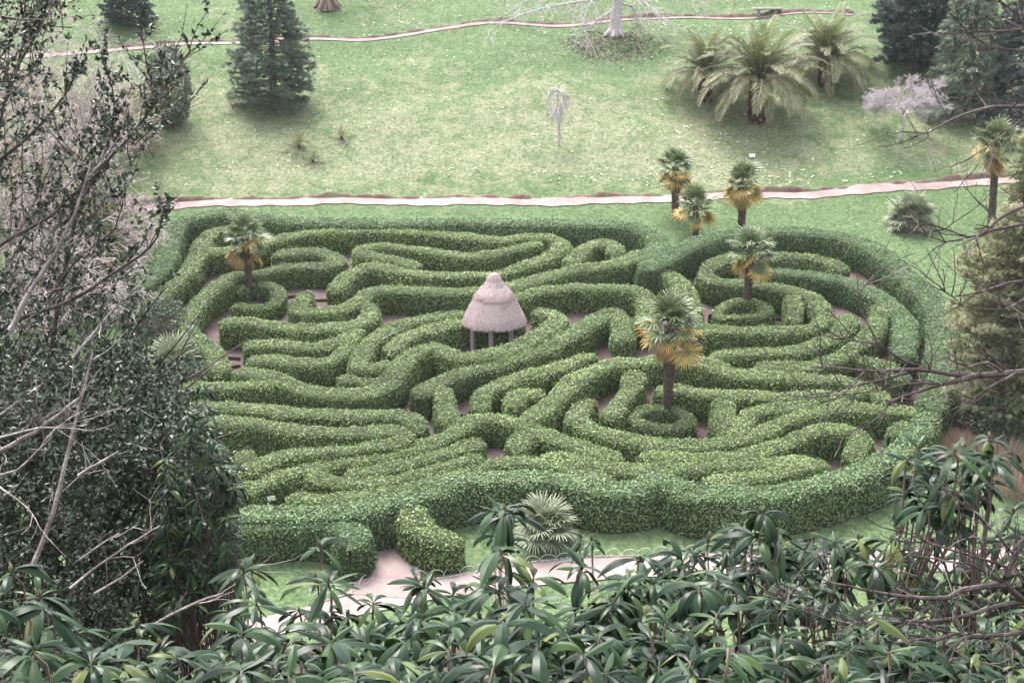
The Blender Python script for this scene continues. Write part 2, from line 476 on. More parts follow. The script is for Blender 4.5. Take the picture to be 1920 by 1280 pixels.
cen = fp.mean(0)
ring = spline(fp, 0.5, True)
rad = np.linspace(0, 1, 60)[:, None, None]
G = cen + (ring[None]-cen)*rad
G = np.concatenate([G, G[:, :1]], 1)
sheet('maze_floor', G[..., 0], G[..., 1], 0.035, M['dirt'])

lane_px = [(180, 412), (240, 397), (300, 388), (400, 381), (550, 379), (750, 379), (950, 378), (1150, 375), (1300, 371), (1450, 366), (1600, 358), (1750, 348), (1850, 340), (1960, 330)]
ribbon('lane', lane_px, 0.85, 0.05, M['lane'], edge=0.22)
upper_px = [(-40, 112), (80, 105), (250, 92), (430, 82), (600, 74), (800, 60), (1000, 48), (1150, 40), (1300, 34), (1450, 31), (1600, 29)]
ribbon('upper_path', upper_px, [0.6, 0.6, 0.5, 0.42, 0.36, 0.3, 0.25, 0.2], 0.05, M['lane'], edge=0.2)
front_px = [(-500, 1380), (0, 1310), (300, 1235), (450, 1190), (600, 1152), (720, 1124), (860, 1098), (1000, 1079), (1150, 1066), (1300, 1060), (1500, 1056), (1720, 1052), (1950, 1048), (2350, 1035), (2900, 1000)]
ribbon('front_path', front_px, 1.35, 0.05, M['lane'], edge=0.05)
ribbon('entrance_path', [(722, 985), (732, 1012), (738, 1045), (732, 1085), (718, 1120)], [1.6, 1.9, 2.0, 2.2, 2.8], 0.065, M['lane'])


def offset_px(px, dy, **k): return [(a, b+dy) for a, b in px]


ribbon('earth_bank', offset_px(lane_px, -9), 0.85, 0.0, M['bank'], 11, prof=[0.0, 0.03, 0.14, 0.24, 0.27, 0.24, 0.17, 0.10, 0.04, 0.0, -0.05])
ribbon('upper_bank', offset_px(upper_px, -4), 0.75, 0.0, M['bank'], 9, prof=[0.0, 0.02, 0.10, 0.20, 0.24, 0.2, 0.12, 0.04, -0.05])


# ------------------------------------------------------------------ the hedges of the maze
HG = 'clipped hedges of the maze'
PROF = np.array([(-0.86, -0.2), (-0.93, 0.05), (-1.0, 0.3), (-1.02, 0.55), (-0.98, 0.78), (-0.90, 0.92), (-0.70, 0.985), (-0.36, 1.01), (0, 1.015),
                 (0.36, 1.01), (0.70, 0.985), (0.90, 0.92), (0.98, 0.78), (1.02, 0.55), (1.0, 0.3), (0.93, 0.05), (0.86, -0.2)])
NLEAF = [0]


def hedge(label, px, wd=1.05, h=1.2, blue=False, closed=False, lsize=0.10, dens=340):
    hl = h if isinstance(h, list) else [h]*len(px); h = float(np.mean(hl))
    pts = np.array([np.append(U(a, b, q)[:2], q) for (a, b), q in zip(px, hl)])
    c = spline(pts, 0.22, closed)
    hh = c[:, 2].copy(); c = c[:, :2].copy()
    if closed: c = np.concatenate([c, c[:1]]); hh = np.append(hh, hh[0])
    n = len(c)
    for _ in range(3):
        c[1:-1] = 0.25*c[:-2]+0.5*c[1:-1]+0.25*c[2:]
    seg = np.concatenate([[0], np.cumsum(np.linalg.norm(np.diff(c, axis=0), axis=1))])
    T = np.gradient(c, axis=0); T /= np.linalg.norm(T, axis=1)[:, None]+1e-9
    N = np.stack([-T[:, 1], T[:, 0]], -1)
    de = np.minimum(seg, seg[-1]-seg)
    r = wd*0.55
    k = np.clip(1-de/r, 0, 1) if not closed else np.zeros(n)
    sw = np.maximum(np.sqrt(np.clip(1-k**2, 0, 1)), 0.03)
    sh = 1-0.16*k**3
    wv = wd*(1+0.06*np.sin(seg*0.7+px[0][0])+0.04*np.sin(seg*1.9))
    hv = hh*(1+0.025*np.sin(seg*0.5+px[0][1]))
    a = PROF[:, 0][None]*(wv*sw*0.5)[:, None]
    X = c[:, 0][:, None]+N[:, 0][:, None]*a; Y = c[:, 1][:, None]+N[:, 1][:, None]*a
    gz = 0.45*g(X, Y)+0.55*g(c[:, 0], c[:, 1])[:, None]
    Z = gz + PROF[:, 1][None]*(hv*sh)[:, None]
    V = np.stack([X, Y, Z], -1)
    du = np.gradient(V, axis=0); dv = np.gradient(V, axis=1)
    nr = np.cross(dv, du); nr /= np.linalg.norm(nr, axis=2)[..., None]+1e-9
    out = V - np.stack([c[:, 0], c[:, 1], gz.mean(1)+0.5*h], -1)[:, None]
    nr *= np.sign((nr*out).sum(-1))[..., None]
    V = V + nr*(0.075*lump(V, 1.6) + 0.06*lump(V, 4.0) + 0.03*lump(V, 8.0))[..., None]
    m = len(PROF)
    i = np.arange(n-1)[:, None]*m + np.arange(m-1)[None]
    f = np.stack([i, i+1, i+m+1, i+m], -1).reshape(-1, 4)
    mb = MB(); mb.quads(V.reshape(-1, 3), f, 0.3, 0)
    # leaves
    Vq = V.reshape(-1, 3)[f]
    ar = 0.5*np.linalg.norm(np.cross(Vq[:, 2]-Vq[:, 0], Vq[:, 3]-Vq[:, 1]), axis=1)
    nl = int(ar.sum()*dens)
    NLEAF[0] += nl
    q = rng.choice(len(f), nl, p=ar/ar.sum())
    s, t = rng.random((2, nl, 1))
    pos = (Vq[q, 0]*(1-s)+Vq[q, 1]*s)*(1-t)+(Vq[q, 3]*(1-s)+Vq[q, 2]*s)*t
    nn = nr.reshape(-1, 3)[f[q, 0]]
    keep = pos[:, 2] > g(pos[:, 0], pos[:, 1])+0.06
    pos, nn = pos[keep], nn[keep]; nl = len(pos)
    loose = rng.random(nl)
    pos = pos + nn*(rng.uniform(-0.035, 0.05, nl)+0.06*(loose > 0.93))[:, None]
    fn = nn*1.25 + rand_dirs(nl)*0.9 + np.array([0, 0, 0.12])
    ax = np.cross(fn, rand_dirs(nl)) + nn*0.25 + np.array([0, 0, 0.15])
    patch = lump(pos, 0.5); hb = rng.normal(0, 0.07)
    clump = lump(pos, 3.0)
    ti = np.clip(0.44 + (0.13 if blue else 0.16)*rng.normal(size=nl) + 0.17*patch + 0.13*clump + hb, 0, 0.955)
    ti[rng.random(nl) < (0.035 if not blue else 0.004)] = 1.0
    sz = lsize*rng.uniform(0.7, 1.25, nl)
    mb.leaves(pos - ax/(np.linalg.norm(ax, axis=1)[:, None]+1e-9)*sz[:, None]*0.45, ax, fn, sz, sz*0.52, ti, 1)
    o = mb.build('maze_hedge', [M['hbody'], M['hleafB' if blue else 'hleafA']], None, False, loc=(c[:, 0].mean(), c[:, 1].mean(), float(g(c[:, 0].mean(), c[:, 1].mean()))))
    return tag(o, label, 'hedge', HG)


HEDGES = [
 ('long outer hedge along the far left edge of the maze, under the lane', [(225, 560), (252, 537), (283, 517), (308, 482), (319, 445), (335, 416), (365, 403), (418, 397), (472, 401), (527, 411), (595, 413), (680, 413), (760, 413), (870, 414), (960, 415), (1069, 415), (1151, 417), (1192, 423), (1222, 436), (1236, 456), (1230, 476), (1212, 490)], dict(wd=1.35, h=1.4, blue=True)),
 ('tall bluish outer hedge curving round the far right and right side of the maze', [(1198, 500), (1233, 489), (1261, 474), (1302, 453), (1355, 438), (1437, 431), (1519, 433), (1587, 441), (1628, 453), (1667, 480), (1694, 508), (1722, 537), (1746, 557), (1762, 584), (1770, 612), (1767, 640), (1763, 666), (1766, 692), (1758, 732), (1744, 768)], dict(wd=1.45, h=1.5, blue=True)),
 ('tall front outer hedge above the lawn strip, bulging in the middle', [(1744, 768), (1728, 802), (1702, 829), (1667, 851), (1628, 873), (1573, 892), (1505, 911), (1437, 921), (1368, 925), (1301, 921), (1262, 906), (1235, 895), (1205, 908), (1164, 913), (1123, 909), (1082, 900), (1041, 894), (1000, 893), (960, 892), (905, 894), (850, 903), (809, 915), (766, 930), (723, 942), (670, 951), (608, 956), (540, 957), (470, 958), (400, 960)], dict(wd=1.28, h=1.62, blue=True, lsize=0.12, dens=270)),
 ('short entrance hedge right of the pink path, turning at a right angle onto the lawn', [(755, 934), (768, 948), (780, 968), (794, 987), (814, 1000), (842, 1005), (872, 1007)], dict(wd=1.25, h=[1.62, 1.6, 1.55, 1.45, 1.32, 1.22, 1.15], lsize=0.12, dens=270)),
 ('entrance hedge left of the pink path ending in a pale rounded corner', [(400, 984), (430, 977), (519, 972), (593, 965), (632, 970), (660, 988), (664, 1012), (656, 1026)], dict(wd=1.45, h=1.42, blue=True, lsize=0.12, dens=270)),
 ('inner hedge curling round a dark hollow behind the leftmost maze palm', [(500, 432), (470, 425), (437, 425), (409, 427), (386, 444), (375, 466), (358, 498), (330, 526), (295, 556), (255, 585)], {}),
 ('long inner hedge under the far edge that loops back past the hut roof tip', [(376, 470), (417, 468), (452, 464), (486, 456), (514, 448), (560, 438), (600, 434), (668, 430), (723, 429), (791, 431), (846, 438), (901, 446), (942, 448), (983, 443), (1024, 442), (1049, 450), (1054, 463), (1037, 475), (996, 491), (955, 504), (914, 512), (873, 513), (819, 513), (764, 508), (723, 501), (690, 498), (663, 507), (641, 523), (624, 546)], {}),
 ('spiral hedge enclosed by the far loop, with a hooked left end', [(786, 500), (755, 486), (715, 480), (684, 475), (673, 467), (690, 461), (723, 459), (764, 464), (819, 472), (860, 478), (901, 478), (942, 471), (983, 460), (1018, 449)], dict(wd=0.95)),
 ('hairpin hedge behind the leftmost maze palm running down to the left steps', [(508, 479), (554, 471), (595, 470), (623, 479), (636, 489), (609, 495), (554, 494), (505, 502), (475, 512), (442, 514), (409, 535), (377, 560), (357, 586), (352, 612), (371, 632), (393, 648), (406, 666), (409, 684), (402, 703)], {}),
 ('ring hedge round the foot of the leftmost maze palm', [(447, 548), (455, 535), (481, 529), (508, 533), (522, 545), (520, 563), (500, 574), (470, 572), (431, 572)], dict(h=0.8, wd=0.72)),
 ('hedge with a pale yellow-green knob, running right behind the hut', [(575, 540), (573, 552), (560, 570), (556, 580), (580, 583), (609, 581), (645, 576), (669, 564), (685, 551), (705, 543), (740, 540), (791, 544), (846, 545), (895, 543), (935, 552), (969, 554), (1015, 543), (1069, 538), (1124, 538), (1179, 540), (1204, 548), (1215, 564), (1212, 590), (1200, 612)], {}),
 ('hedge with a blunt end beside the left steps, bending up at its right end', [(412, 610), (437, 601), (486, 606), (554, 613), (609, 613), (658, 608), (686, 597), (697, 583), (688, 569), (677, 560)], {}),
 ('upper of two short parallel hedges below the blunt hedge at left', [(455, 650), (475, 642), (541, 643), (595, 646), (625, 640), (655, 628), (684, 612)], dict(wd=1.0)),
 ('lower of two short parallel hedges below the blunt hedge at left', [(460, 676), (486, 669), (531, 673), (586, 677), (613, 675), (635, 665), (650, 648), (668, 625)], dict(wd=1.0)),
 ('broad wavy hedge rising to a hump in front of the hut', [(437, 705), (452, 697), (504, 703), (545, 718), (586, 729), (627, 735), (668, 735), (709, 726), (735, 708), (752, 680), (790, 651), (819, 648), (841, 661), (862, 669), (901, 663), (942, 657), (983, 643), (1010, 625), (1037, 608), (1049, 591), (1032, 581), (996, 581)], dict(wd=1.25, h=1.25)),
 ('straight hedge coming out of the dark holly below the left shrub palm', [(330, 716), (356, 718), (422, 723), (480, 718), (525, 716)], {}),
 ('curved hedge just left of the hut, nearest its posts', [(985, 600), (940, 599), (900, 600), (872, 603), (832, 607), (778, 622), (744, 640), (730, 660)], {}),
 ('second curved hedge left of the hut, joining the hump at its lower end', [(878, 582), (819, 589), (764, 602), (718, 621), (691, 642), (676, 665), (674, 688), (702, 690), (740, 676)], {}),
 ('stubby short hedge beside the hump, left of the centre', [(632, 716), (649, 707), (682, 712), (712, 716)], dict(wd=0.95, h=1.0)),
 ('long diagonal hedge below the hut with a pointed top and a forked lower end', [(1166, 640), (1168, 605), (1151, 582), (1129, 589), (1097, 608), (1056, 632), (1015, 652), (960, 671), (891, 687), (850, 702), (823, 713), (797, 725), (783, 742)], dict(wd=1.15)),
 ('short hedge running towards the viewer under the forked diagonal hedge', [(826, 716), (835, 745), (840, 775), (839, 798)], {}),
 ('shorter diagonal hedge under the pointed one, turning down at its left end', [(1124, 664), (1103, 662), (1069, 675), (1028, 691), (973, 707), (932, 721), (908, 730), (899, 745), (903, 770)], {}),
 ('long crossing hedge sweeping from the lower left through the centre of the maze', [(430, 922), (446, 916), (477, 909), (509, 896), (545, 883), (581, 872), (613, 867), (668, 861), (723, 850), (777, 836), (832, 819), (865, 798), (893, 781), (919, 778), (960, 787), (990, 795), (1010, 805), (1042, 819), (1083, 833), (1137, 847), (1172, 857)], {}),
 ('diagonal hedge climbing from the central crossing to the foot of the front palm', [(980, 792), (1014, 770), (1042, 746), (1069, 718), (1110, 694), (1151, 678), (1187, 675), (1232, 671), (1273, 669), (1314, 675), (1350, 687), (1377, 699), (1437, 705), (1519, 710), (1573, 712), (1610, 720), (1640, 733)], dict(wd=1.15)),
 ('small rounded hedge spur below the central crossing', [(1000, 806), (980, 816), (971, 833), (962, 846)], dict(wd=1.1)),
 ('small island hedge boxed in above the central crossing', [(968, 764), (962, 747), (975, 734), (1000, 730), (1024, 738)], dict(wd=1.0)),
 ('short drooping hedge left of the front palm trunk', [(1190, 690), (1187, 718), (1168, 745), (1150, 768), (1142, 785)], {}),
 ('hooked hedge running under the ringed front palm and out to the right edge', [(1122, 752), (1108, 748), (1090, 758), (1079, 772), (1090, 791), (1123, 806), (1164, 817), (1205, 828), (1246, 832), (1301, 832), (1355, 828), (1396, 819), (1437, 803), (1478, 784), (1532, 766), (1573, 758), (1628, 762), (1683, 765), (1735, 770)], {}),
 ('ring hedge round the foot of the front palm', [(1182, 782), (1197, 767), (1232, 760), (1273, 766), (1292, 781), (1284, 796), (1246, 801), (1205, 796)], dict(h=0.8, wd=0.68, closed=True)),
 ('hedge behind the ringed front palm running right', [(1232, 737), (1243, 729), (1273, 728), (1314, 732), (1355, 735), (1410, 737), (1478, 740), (1546, 738), (1587, 743)], {}),
 ('short pale hedge running towards the viewer right of the front palm', [(1352, 738), (1358, 768), (1354, 792), (1350, 812)], {}),
 ('short bent hedge joined to the pale one right of the front palm', [(1352, 814), (1385, 801), (1397, 784), (1407, 769), (1437, 763), (1491, 757), (1540, 755)], {}),
 ('hedge sweeping right below the front palm to a hooked right end', [(1192, 850), (1246, 855), (1301, 856), (1355, 852), (1410, 844), (1465, 828), (1505, 812), (1546, 803), (1587, 803), (1614, 812), (1617, 828), (1600, 848), (1593, 858)], {}),
 ('hedge with a blunt left end just behind the front bulge, running right', [(1016, 860), (1030, 850), (1068, 853), (1109, 866), (1150, 874), (1191, 877), (1232, 876), (1260, 877), (1314, 872), (1369, 869), (1437, 864), (1491, 858), (1530, 851)], {}),
 ('short spur hedge tying the front bulge to the row behind', [(1244, 878), (1240, 890), (1238, 899)], dict(wd=1.6, h=1.35)),
 ('short hedge nearest the front outer hedge at right, with two free ends', [(1320, 910), (1343, 900), (1396, 892), (1464, 882), (1519, 870), (1557, 866)], {}),
 ('arched hedge directly behind the front outer hedge, left of centre', [(1150, 906), (1110, 889), (1069, 875), (1014, 864), (973, 861), (932, 864), (891, 875), (837, 891), (782, 907), (723, 921), (668, 930), (613, 932), (565, 930), (535, 929)], {}),
 ('hedge between the crossing and the arch, its left end free', [(914, 826), (878, 831), (837, 844), (782, 858), (723, 872), (668, 881), (643, 888)], {}),
 ('thin hedge just above the arch, curling round the free left end', [(914, 857), (878, 860), (837, 872), (782, 886), (727, 898), (695, 903), (641, 903), (602, 893), (576, 880)], dict(wd=0.95)),
 ('upper left row hedge with a rounded right end near the small step', [(350, 753), (408, 758), (477, 763), (545, 770), (600, 774), (668, 778), (723, 775), (760, 777), (782, 789), (785, 806)], {}),
 ('hairpin hedge in the left rows with a yellowish patch', [(380, 790), (408, 787), (463, 788), (518, 798), (572, 806), (641, 809), (695, 808), (736, 807), (762, 814), (750, 825), (695, 831), (641, 839), (586, 842), (545, 845), (504, 859), (471, 874), (449, 885)], dict(h=1.45)),
 ('hairpin hedge wrapping the right maze palm', [(1587, 506), (1560, 489), (1519, 479), (1464, 476), (1431, 478), (1382, 480), (1349, 489), (1327, 502), (1321, 515), (1341, 526), (1382, 530), (1437, 535), (1491, 543), (1525, 554), (1541, 573), (1543, 594), (1532, 610), (1505, 616), (1437, 619), (1382, 618), (1327, 614), (1300, 622)], {}),
 ('short pale hedge running towards the viewer beside the ringed right maze palm', [(1486, 550), (1489, 575), (1489, 600)], dict(wd=0.95)),
 ('inner hedge under the right outer hedge ending in a bluish knob', [(1390, 516), (1423, 508), (1491, 509), (1546, 516), (1601, 528), (1636, 546), (1664, 562), (1686, 584), (1698, 602), (1698, 627), (1696, 655), (1694, 672)], dict(wd=1.2, h=1.3, blue=True)),
 ('hedge dropping from the bluish knob, running left under bare branches', [(1655, 566), (1649, 589), (1636, 619), (1614, 641), (1573, 665), (1532, 679), (1491, 683), (1437, 683), (1412, 687)], {}),
 ('hedge with a free upright end beside the right steps', [(1590, 586), (1587, 604), (1573, 623), (1546, 638), (1491, 652), (1437, 656), (1382, 657), (1349, 661), (1327, 668)], {}),
 ('ring hedge round the foot of the right maze palm', [(1341, 588), (1356, 571), (1390, 562), (1423, 565), (1442, 578), (1430, 590), (1382, 592), (1352, 593)], dict(h=0.8, wd=0.68, closed=True)),
 ('stub hedge joined to the right outer hedge above the pink gap', [(1668, 812), (1698, 803), (1722, 795)], {}),
 ('hedge running down from the waist of the maze behind the front palm crown', [(1205, 500), (1233, 501), (1258, 511), (1274, 527), (1286, 549), (1294, 578), (1284, 606)], dict(wd=1.25)),
 ('hedge running left from the waist of the maze to behind the hut roof', [(925, 537), (960, 534), (1015, 518), (1069, 502), (1113, 498), (1151, 493), (1187, 481), (1214, 468)], dict(wd=1.2)),
 ('low lobe of hedge under the bare branches at the right', [(1592, 744), (1602, 729), (1628, 722), (1650, 732), (1662, 752)], dict(wd=1.1)),
 ('short sloping hedge below the bluish knob, crossed by bare branches', [(1606, 668), (1640, 677), (1676, 690), (1700, 712)], dict(wd=1.1)),
 ('yellow-green tuft of hedge closing the left rows beside the holly', [(438, 872), (452, 853), (474, 838)], dict(wd=1.0, h=1.2)),
 ('small arch-shaped hedge near the far edge left of the waist', [(1064, 493), (1083, 479), (1099, 459), (1124, 452), (1149, 454), (1156, 465), (1150, 478)], {}),
]
for lb, px, kw in HEDGES:
    hedge(lb, px, **kw)
print('hedge leaves', NLEAF[0])


# ------------------------------------------------------------------ earth steps between the hedges
def steps():
    proto = None
    spots = [((336, 601), (356, 612)), ((392, 600), (404, 588)), ((418, 673), (446, 676)), ((420, 694), (442, 690)), ((432, 560), (442, 548)), ((543, 560), (560, 558)),
             ((592, 567), (612, 566)), ((346, 498), (358, 492)), ((860, 782), (878, 783)), ((1293, 548), (1307, 551)), ((1456, 602), (1474, 603)), ((1560, 606), (1572, 604)), ((1610, 622), (1622, 622)), ((1722, 652), (1742, 655))]
    for a, b in spots:
        p, q = U(*a), U(*b)
        d = q-p; L = np.linalg.norm(d[:2]); ang = math.atan2(d[1], d[0])
        if proto is None:
            mb = MB(); mb.box((0, 0, 0.06), (0.62, 0.045, 0.10), bev=0.012)
            mb.box((-0.45, -0.065, 0.03), (0.025, 0.02, 0.13), bev=0.006); mb.box((0.45, -0.065, 0.03), (0.025, 0.02, 0.13), bev=0.006)
            proto = mb.build('step_riser', M['plank']); o = proto
        else:
            o = proto.copy(); COL.objects.link(o)
        c = (p+q)/2
        o.location = (c[0], c[1], c[2]+0.02); o.rotation_euler = (0, 0, ang)
        o.scale = (max(L/1.1, 0.8), 1, 1)
        tag(o, 'dark timber riser holding up an earth step in the maze paths', 'step', 'timber step risers in the maze')


steps()


# ------------------------------------------------------------------ the thatched hut
def hut():
    b = U(927, 652)
    t = thing('thatched_hut', 'small round hut with conical pinkish thatched roof on wooden posts amid the hedges', 'hut', b)
    eave = 1.44
    mb = MB()
    prof = [(0.0, 1.48), (1.18, 1.39), (1.38, 1.31), (1.47, 1.32), (1.51, 1.38), (1.47, 1.50), (1.36, 1.75), (1.22, 2.02), (1.07, 2.31), (0.95, 2.52), (0.86, 2.68)]
    mb.lathe(prof, n=48, wob=0.008)
    roof = mb.build('roof', M['thatch'], t, True)
    mb = MB()
    pr2 = [(0.84, 2.63), (0.875, 2.64), (0.87, 2.70), (0.76, 2.84), (0.52, 3.12), (0.36, 3.36), (0.25, 3.56), (0.16, 3.66), (0.0, 3.68)]
    mb.lathe(pr2, n=48, wob=0.014)
    mb.build('ridge_cap', M['thatch'], roof, True)

    def straw(pr, n, mat, name):
        pr = np.array(pr)
        seg = np.linalg.norm(np.diff(pr, axis=0), axis=1)*(pr[:-1, 0]+pr[1:, 0])
        k = rng.choice(len(seg), n, p=seg/seg.sum()); u = rng.random(n)
        rr = pr[k, 0]*(1-u)+pr[k+1, 0]*u; zz = pr[k, 1]*(1-u)+pr[k+1, 1]*u
        dr = pr[k, 0]-pr[k+1, 0]; dz = pr[k, 1]-pr[k+1, 1]; l = np.hypot(dr, dz); dr /= l; dz /= l
        an = rng.random(n)*2*math.pi
        out = np.stack([np.cos(an), np.sin(an), 0*an], -1)
        pos = out*(rr+0.005)[:, None] + np.stack([0*an, 0*an, zz], -1)
        sgn = np.where(dz > 0, -1, 1)
        ax = out*(dr*sgn)[:, None]+np.stack([0*an, 0*an, dz*sgn], -1) + rand_dirs(n)*0.07 + out*0.04
        nn = out*0.8+np.array([0, 0, 0.5])+rand_dirs(n)*0.4
        mb = MB(); mb.leaves(pos, ax, nn, rng.uniform(0.10, 0.22, n), rng.uniform(0.010, 0.018, n), np.clip(rng.normal(0.55, 0.24, n), 0, 1))
        mb.build(name, mat, roof)
    straw(prof[4:], 14000, M['straw'], 'thatch_straw')
    straw(pr2[1:], 6000, M['straw'], 'ridge_straw')
    # darker tied band round the foot of the cap
    straw([(0.935, 2.62), (0.80, 2.80)], 2200, M['straw_dark'], 'ridge_band')
    mb = MB(); n = 900; an = rng.random(n)*2*math.pi
    out = np.stack([np.cos(an), np.sin(an), 0*an], -1)
    mb.leaves(out*1.45+np.array([0, 0, 1.33]), out*0.35+np.array([0, 0, -1.0])+rand_dirs(n)*0.25, out, rng.uniform(0.04, 0.09, n), 0.016, rng.random(n)*0.8)
    mb.build('eave_fringe', M['straw'], roof)
    for a in (200, 262, 318, 20, 75, 138):
        mb = MB(); a = R(a); c, s = math.cos(a), math.sin(a)
        mb.box((0, 0, eave/2), (0.085, 0.085, eave/2+0.05), bev=0.012)
        p = mb.build('post', M['post'], t); p.location = (1.08*c, 1.08*s, 0); p.rotation_euler = (0, 0, a+0.5)
    mb = MB(); mb.lathe([(1.15, eave-0.12), (1.15, eave-0.03), (1.0, eave-0.03), (1.0, eave-0.12), (1.15, eave-0.12)], n=12)
    mb.build('ring_beam', M['post'], t)


hut()


# ------------------------------------------------------------------ palms
def fan_mesh(kind, seed):
    """one fan frond: stalk along +x from the origin, pleated fan at its end"""
    r = np.random.default_rng(seed)
    mb = MB()
    s = np.linspace(0, 1, 6)
    st = np.stack([0.62*s, 0*s, 0.05*np.sin(s*math.pi)-0.03*s**2], -1)
    mb.tube(st, np.linspace(0.022, 0.011, 6), 4, 0.6)
    hub = st[-1]
    n = 30; spread = 132 if kind != 'd' else 70
    an = np.radians(np.linspace(-spread, spread, n)) + r.normal(0, 0.02, n)
    dro = {'g': 0.26, 'y': 0.30, 'd': 0.55}[kind]
    for k, a in enumerate(an):
        L = (0.70 - 0.20*(abs(a)/2.3)**2)*r.uniform(0.9, 1.06)
        t = np.array([0.03, 0.3, 0.62, 0.85, 1.0])
        wd = np.array([0.012, 0.045, 0.036, 0.020, 0.003])*0.62*(0.75 if kind == 'd' else 1)
        rad_ = t*L
        brk = r.random() < 0.3
        z = 0.11*(abs(math.sin(a)))*t - dro*L*(t**2.6) * r.uniform(0.5, 1.3) - (0.12*max(0, 0)) - (0.18*L*np.clip(t-0.7, 0, 1)*3 if brk else 0)
        c = np.stack([hub[0]+rad_*math.cos(a)*(1-0.12*t), rad_*math.sin(a), hub[2]+z], -1)
        sd = np.array([-math.sin(a), math.cos(a), 0.35*(1 if k % 2 else -1)])
        v = np.concatenate([c+sd*wd[:, None], c-sd*wd[:, None]])
        f = [[i, i+1, 5+i+1, 5+i] for i in range(4)]
        base = r.normal(0, 0.12)
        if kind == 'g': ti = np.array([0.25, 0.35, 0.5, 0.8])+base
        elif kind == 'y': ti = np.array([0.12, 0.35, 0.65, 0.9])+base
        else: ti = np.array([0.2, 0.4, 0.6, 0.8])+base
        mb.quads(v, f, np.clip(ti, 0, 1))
    return mb


FAN = {}
for key, kind, mat, ns in (('g', 'g', 'palm_g', 3), ('o', 'g', 'palm_grey', 2), ('y', 'y', 'palm_y', 3), ('d', 'd', 'palm_d', 2)):
    FAN[key] = []
    for s_ in range(ns):
        ob = fan_mesh(kind, s_*7+len(key)).build('frond', M[mat])
        FAN[key].append(ob.data)
        bpy.data.objects.remove(ob)


def put(mesh, name, parent, loc, az, el, scale, roll=0.0, label=None):
    o = bpy.data.objects.new(name, mesh); COL.objects.link(o); o.parent = parent
    mtx = Matrix.Translation(loc) @ Matrix.Rotation(az, 4, 'Z') @ Matrix.Rotation(-el, 4, 'Y') @ Matrix.Rotation(roll, 4, 'X') @ Matrix.Scale(scale, 4)
    o.matrix_basis = mtx
    if label: o['label'] = label
    return o


def trunk_mesh(h, r0, r1, lean, name='trunk', bulge=None):
    mb = MB(); n = 22
    t = np.linspace(0, 1, n)
    c = np.stack([lean[0]*t**1.5, lean[1]*t**1.5, -0.15+t*(h+0.15)], -1)
    rad_ = np.interp(t, np.linspace(0, 1, len(r0)), r0) if np.ndim(r0) else r0+(r1-r0)*t
    rad_ = rad_*(1+0.05*np.sin(t*60))
    mb.tube(c, rad_, 12)
    # ragged fibre and old leaf bases
    k = int(520*h)
    tt = rng.random(k); an = rng.random(k)*2*math.pi
    rr = np.interp(tt, t, rad_)
    out = np.stack([np.cos(an), np.sin(an), 0*an], -1)
    pos = np.stack([np.interp(tt, t, c[:, 0]), np.interp(tt, t, c[:, 1]), np.interp(tt, t, c[:, 2])], -1)+out*rr[:, None]*0.96
    mb.leaves(pos, out*0.45+np.array([0, 0, 1.0])+rand_dirs(k)*0.25, out+rand_dirs(k)*0.2, rng.uniform(0.05, 0.13, k), rng.uniform(0.02, 0.045, k), 0.5)
    return mb


def fan_palm(base, crown, label, r0, scale, lean=(0, 0), ng=17, ny=8, nd=4, seed=0, green='g', name='fan_palm', group='fan palms in and round the maze'):
    r = random.Random(seed)
    b = U(*base); d = depth(b)
    h = (base[1]-crown[1])*d/FPX/cP
    lean = ((crown[0]-base[0])*d/FPX, lean[1])
    t = thing(name, label, 'palm', b, group)
    trunk_mesh(h, r0, None, lean).build('trunk', M['trunk_palm'], t, True)
    top = Vector((lean[0], lean[1], h))
    # shaggy boss under the crown
    def ring_of(key, n, e0, e1, sc, z0, z1, rl, lab=None):
        a0 = r.random()*6.28
        for k in range(n):
            az = a0+k*2.39996+r.uniform(-0.3, 0.3)
            u = (k+0.5)/n
            el = R(e0+(e1-e0)*u + r.uniform(-10, 10))
            put(r.choice(FAN[key]), 'frond', t, top+Vector((0, 0, z0+(z1-z0)*u+r.uniform(-.05, .05))), az, el, scale*sc*r.uniform(0.85, 1.12), r.uniform(-rl, rl), lab)
    ring_of(green, ng, 84, -2, 1.0, 0.05, -0.15, 0.4)
    ring_of(green, max(ng//4, 2), -5, -35, 0.9, -0.2, -0.4, 0.8)
    ring_of('y', ny, 4, -34, 1.0, -0.1, -0.5, 1.0, 'yellowed lower frond')
    if nd: ring_of('d', nd, -45, -75, 0.8, -0.3, -0.6, 0.9, 'dead hanging frond')
    return t


fan_palm((470, 566), (466, 450), 'slim fan palm inside the ring hedge at the left of the maze', [0.17, 0.16, 0.17, 0.17], 1.15, ng=13, ny=4, nd=4, seed=1)
fan_palm((1399, 590), (1402, 474), 'straight grey-trunked fan palm inside the ring hedge at the right of the maze', [0.22, 0.20, 0.20, 0.20], 1.15, ng=14, ny=4, nd=1, seed=2)
fan_palm((1250, 796), (1252, 612), 'tallest maze palm, thin at the foot, shaggy under the crown, lower fronds orange', [0.13, 0.13, 0.22, 0.25, 0.27, 0.29], 1.3, ng=15, ny=6, nd=4, seed=3)
fan_palm((1266, 406), (1263, 318), 'left palm of the trio on the grass by the lane, tall and ragged', [0.22, 0.21, 0.23, 0.18], 1.15, ng=12, ny=7, nd=3, seed=4)
fan_palm((1304, 450), (1302, 388), 'shortest palm of the trio by the lane, nearest the maze', [0.17, 0.16, 0.17], 1.1, ng=13, ny=5, nd=0, seed=5)
fan_palm((1390, 434), (1388, 345), 'stout right palm of the trio by the lane with a dense orange skirt', [0.20, 0.21, 0.26, 0.27], 1.15, ng=14, ny=9, nd=3, seed=6)
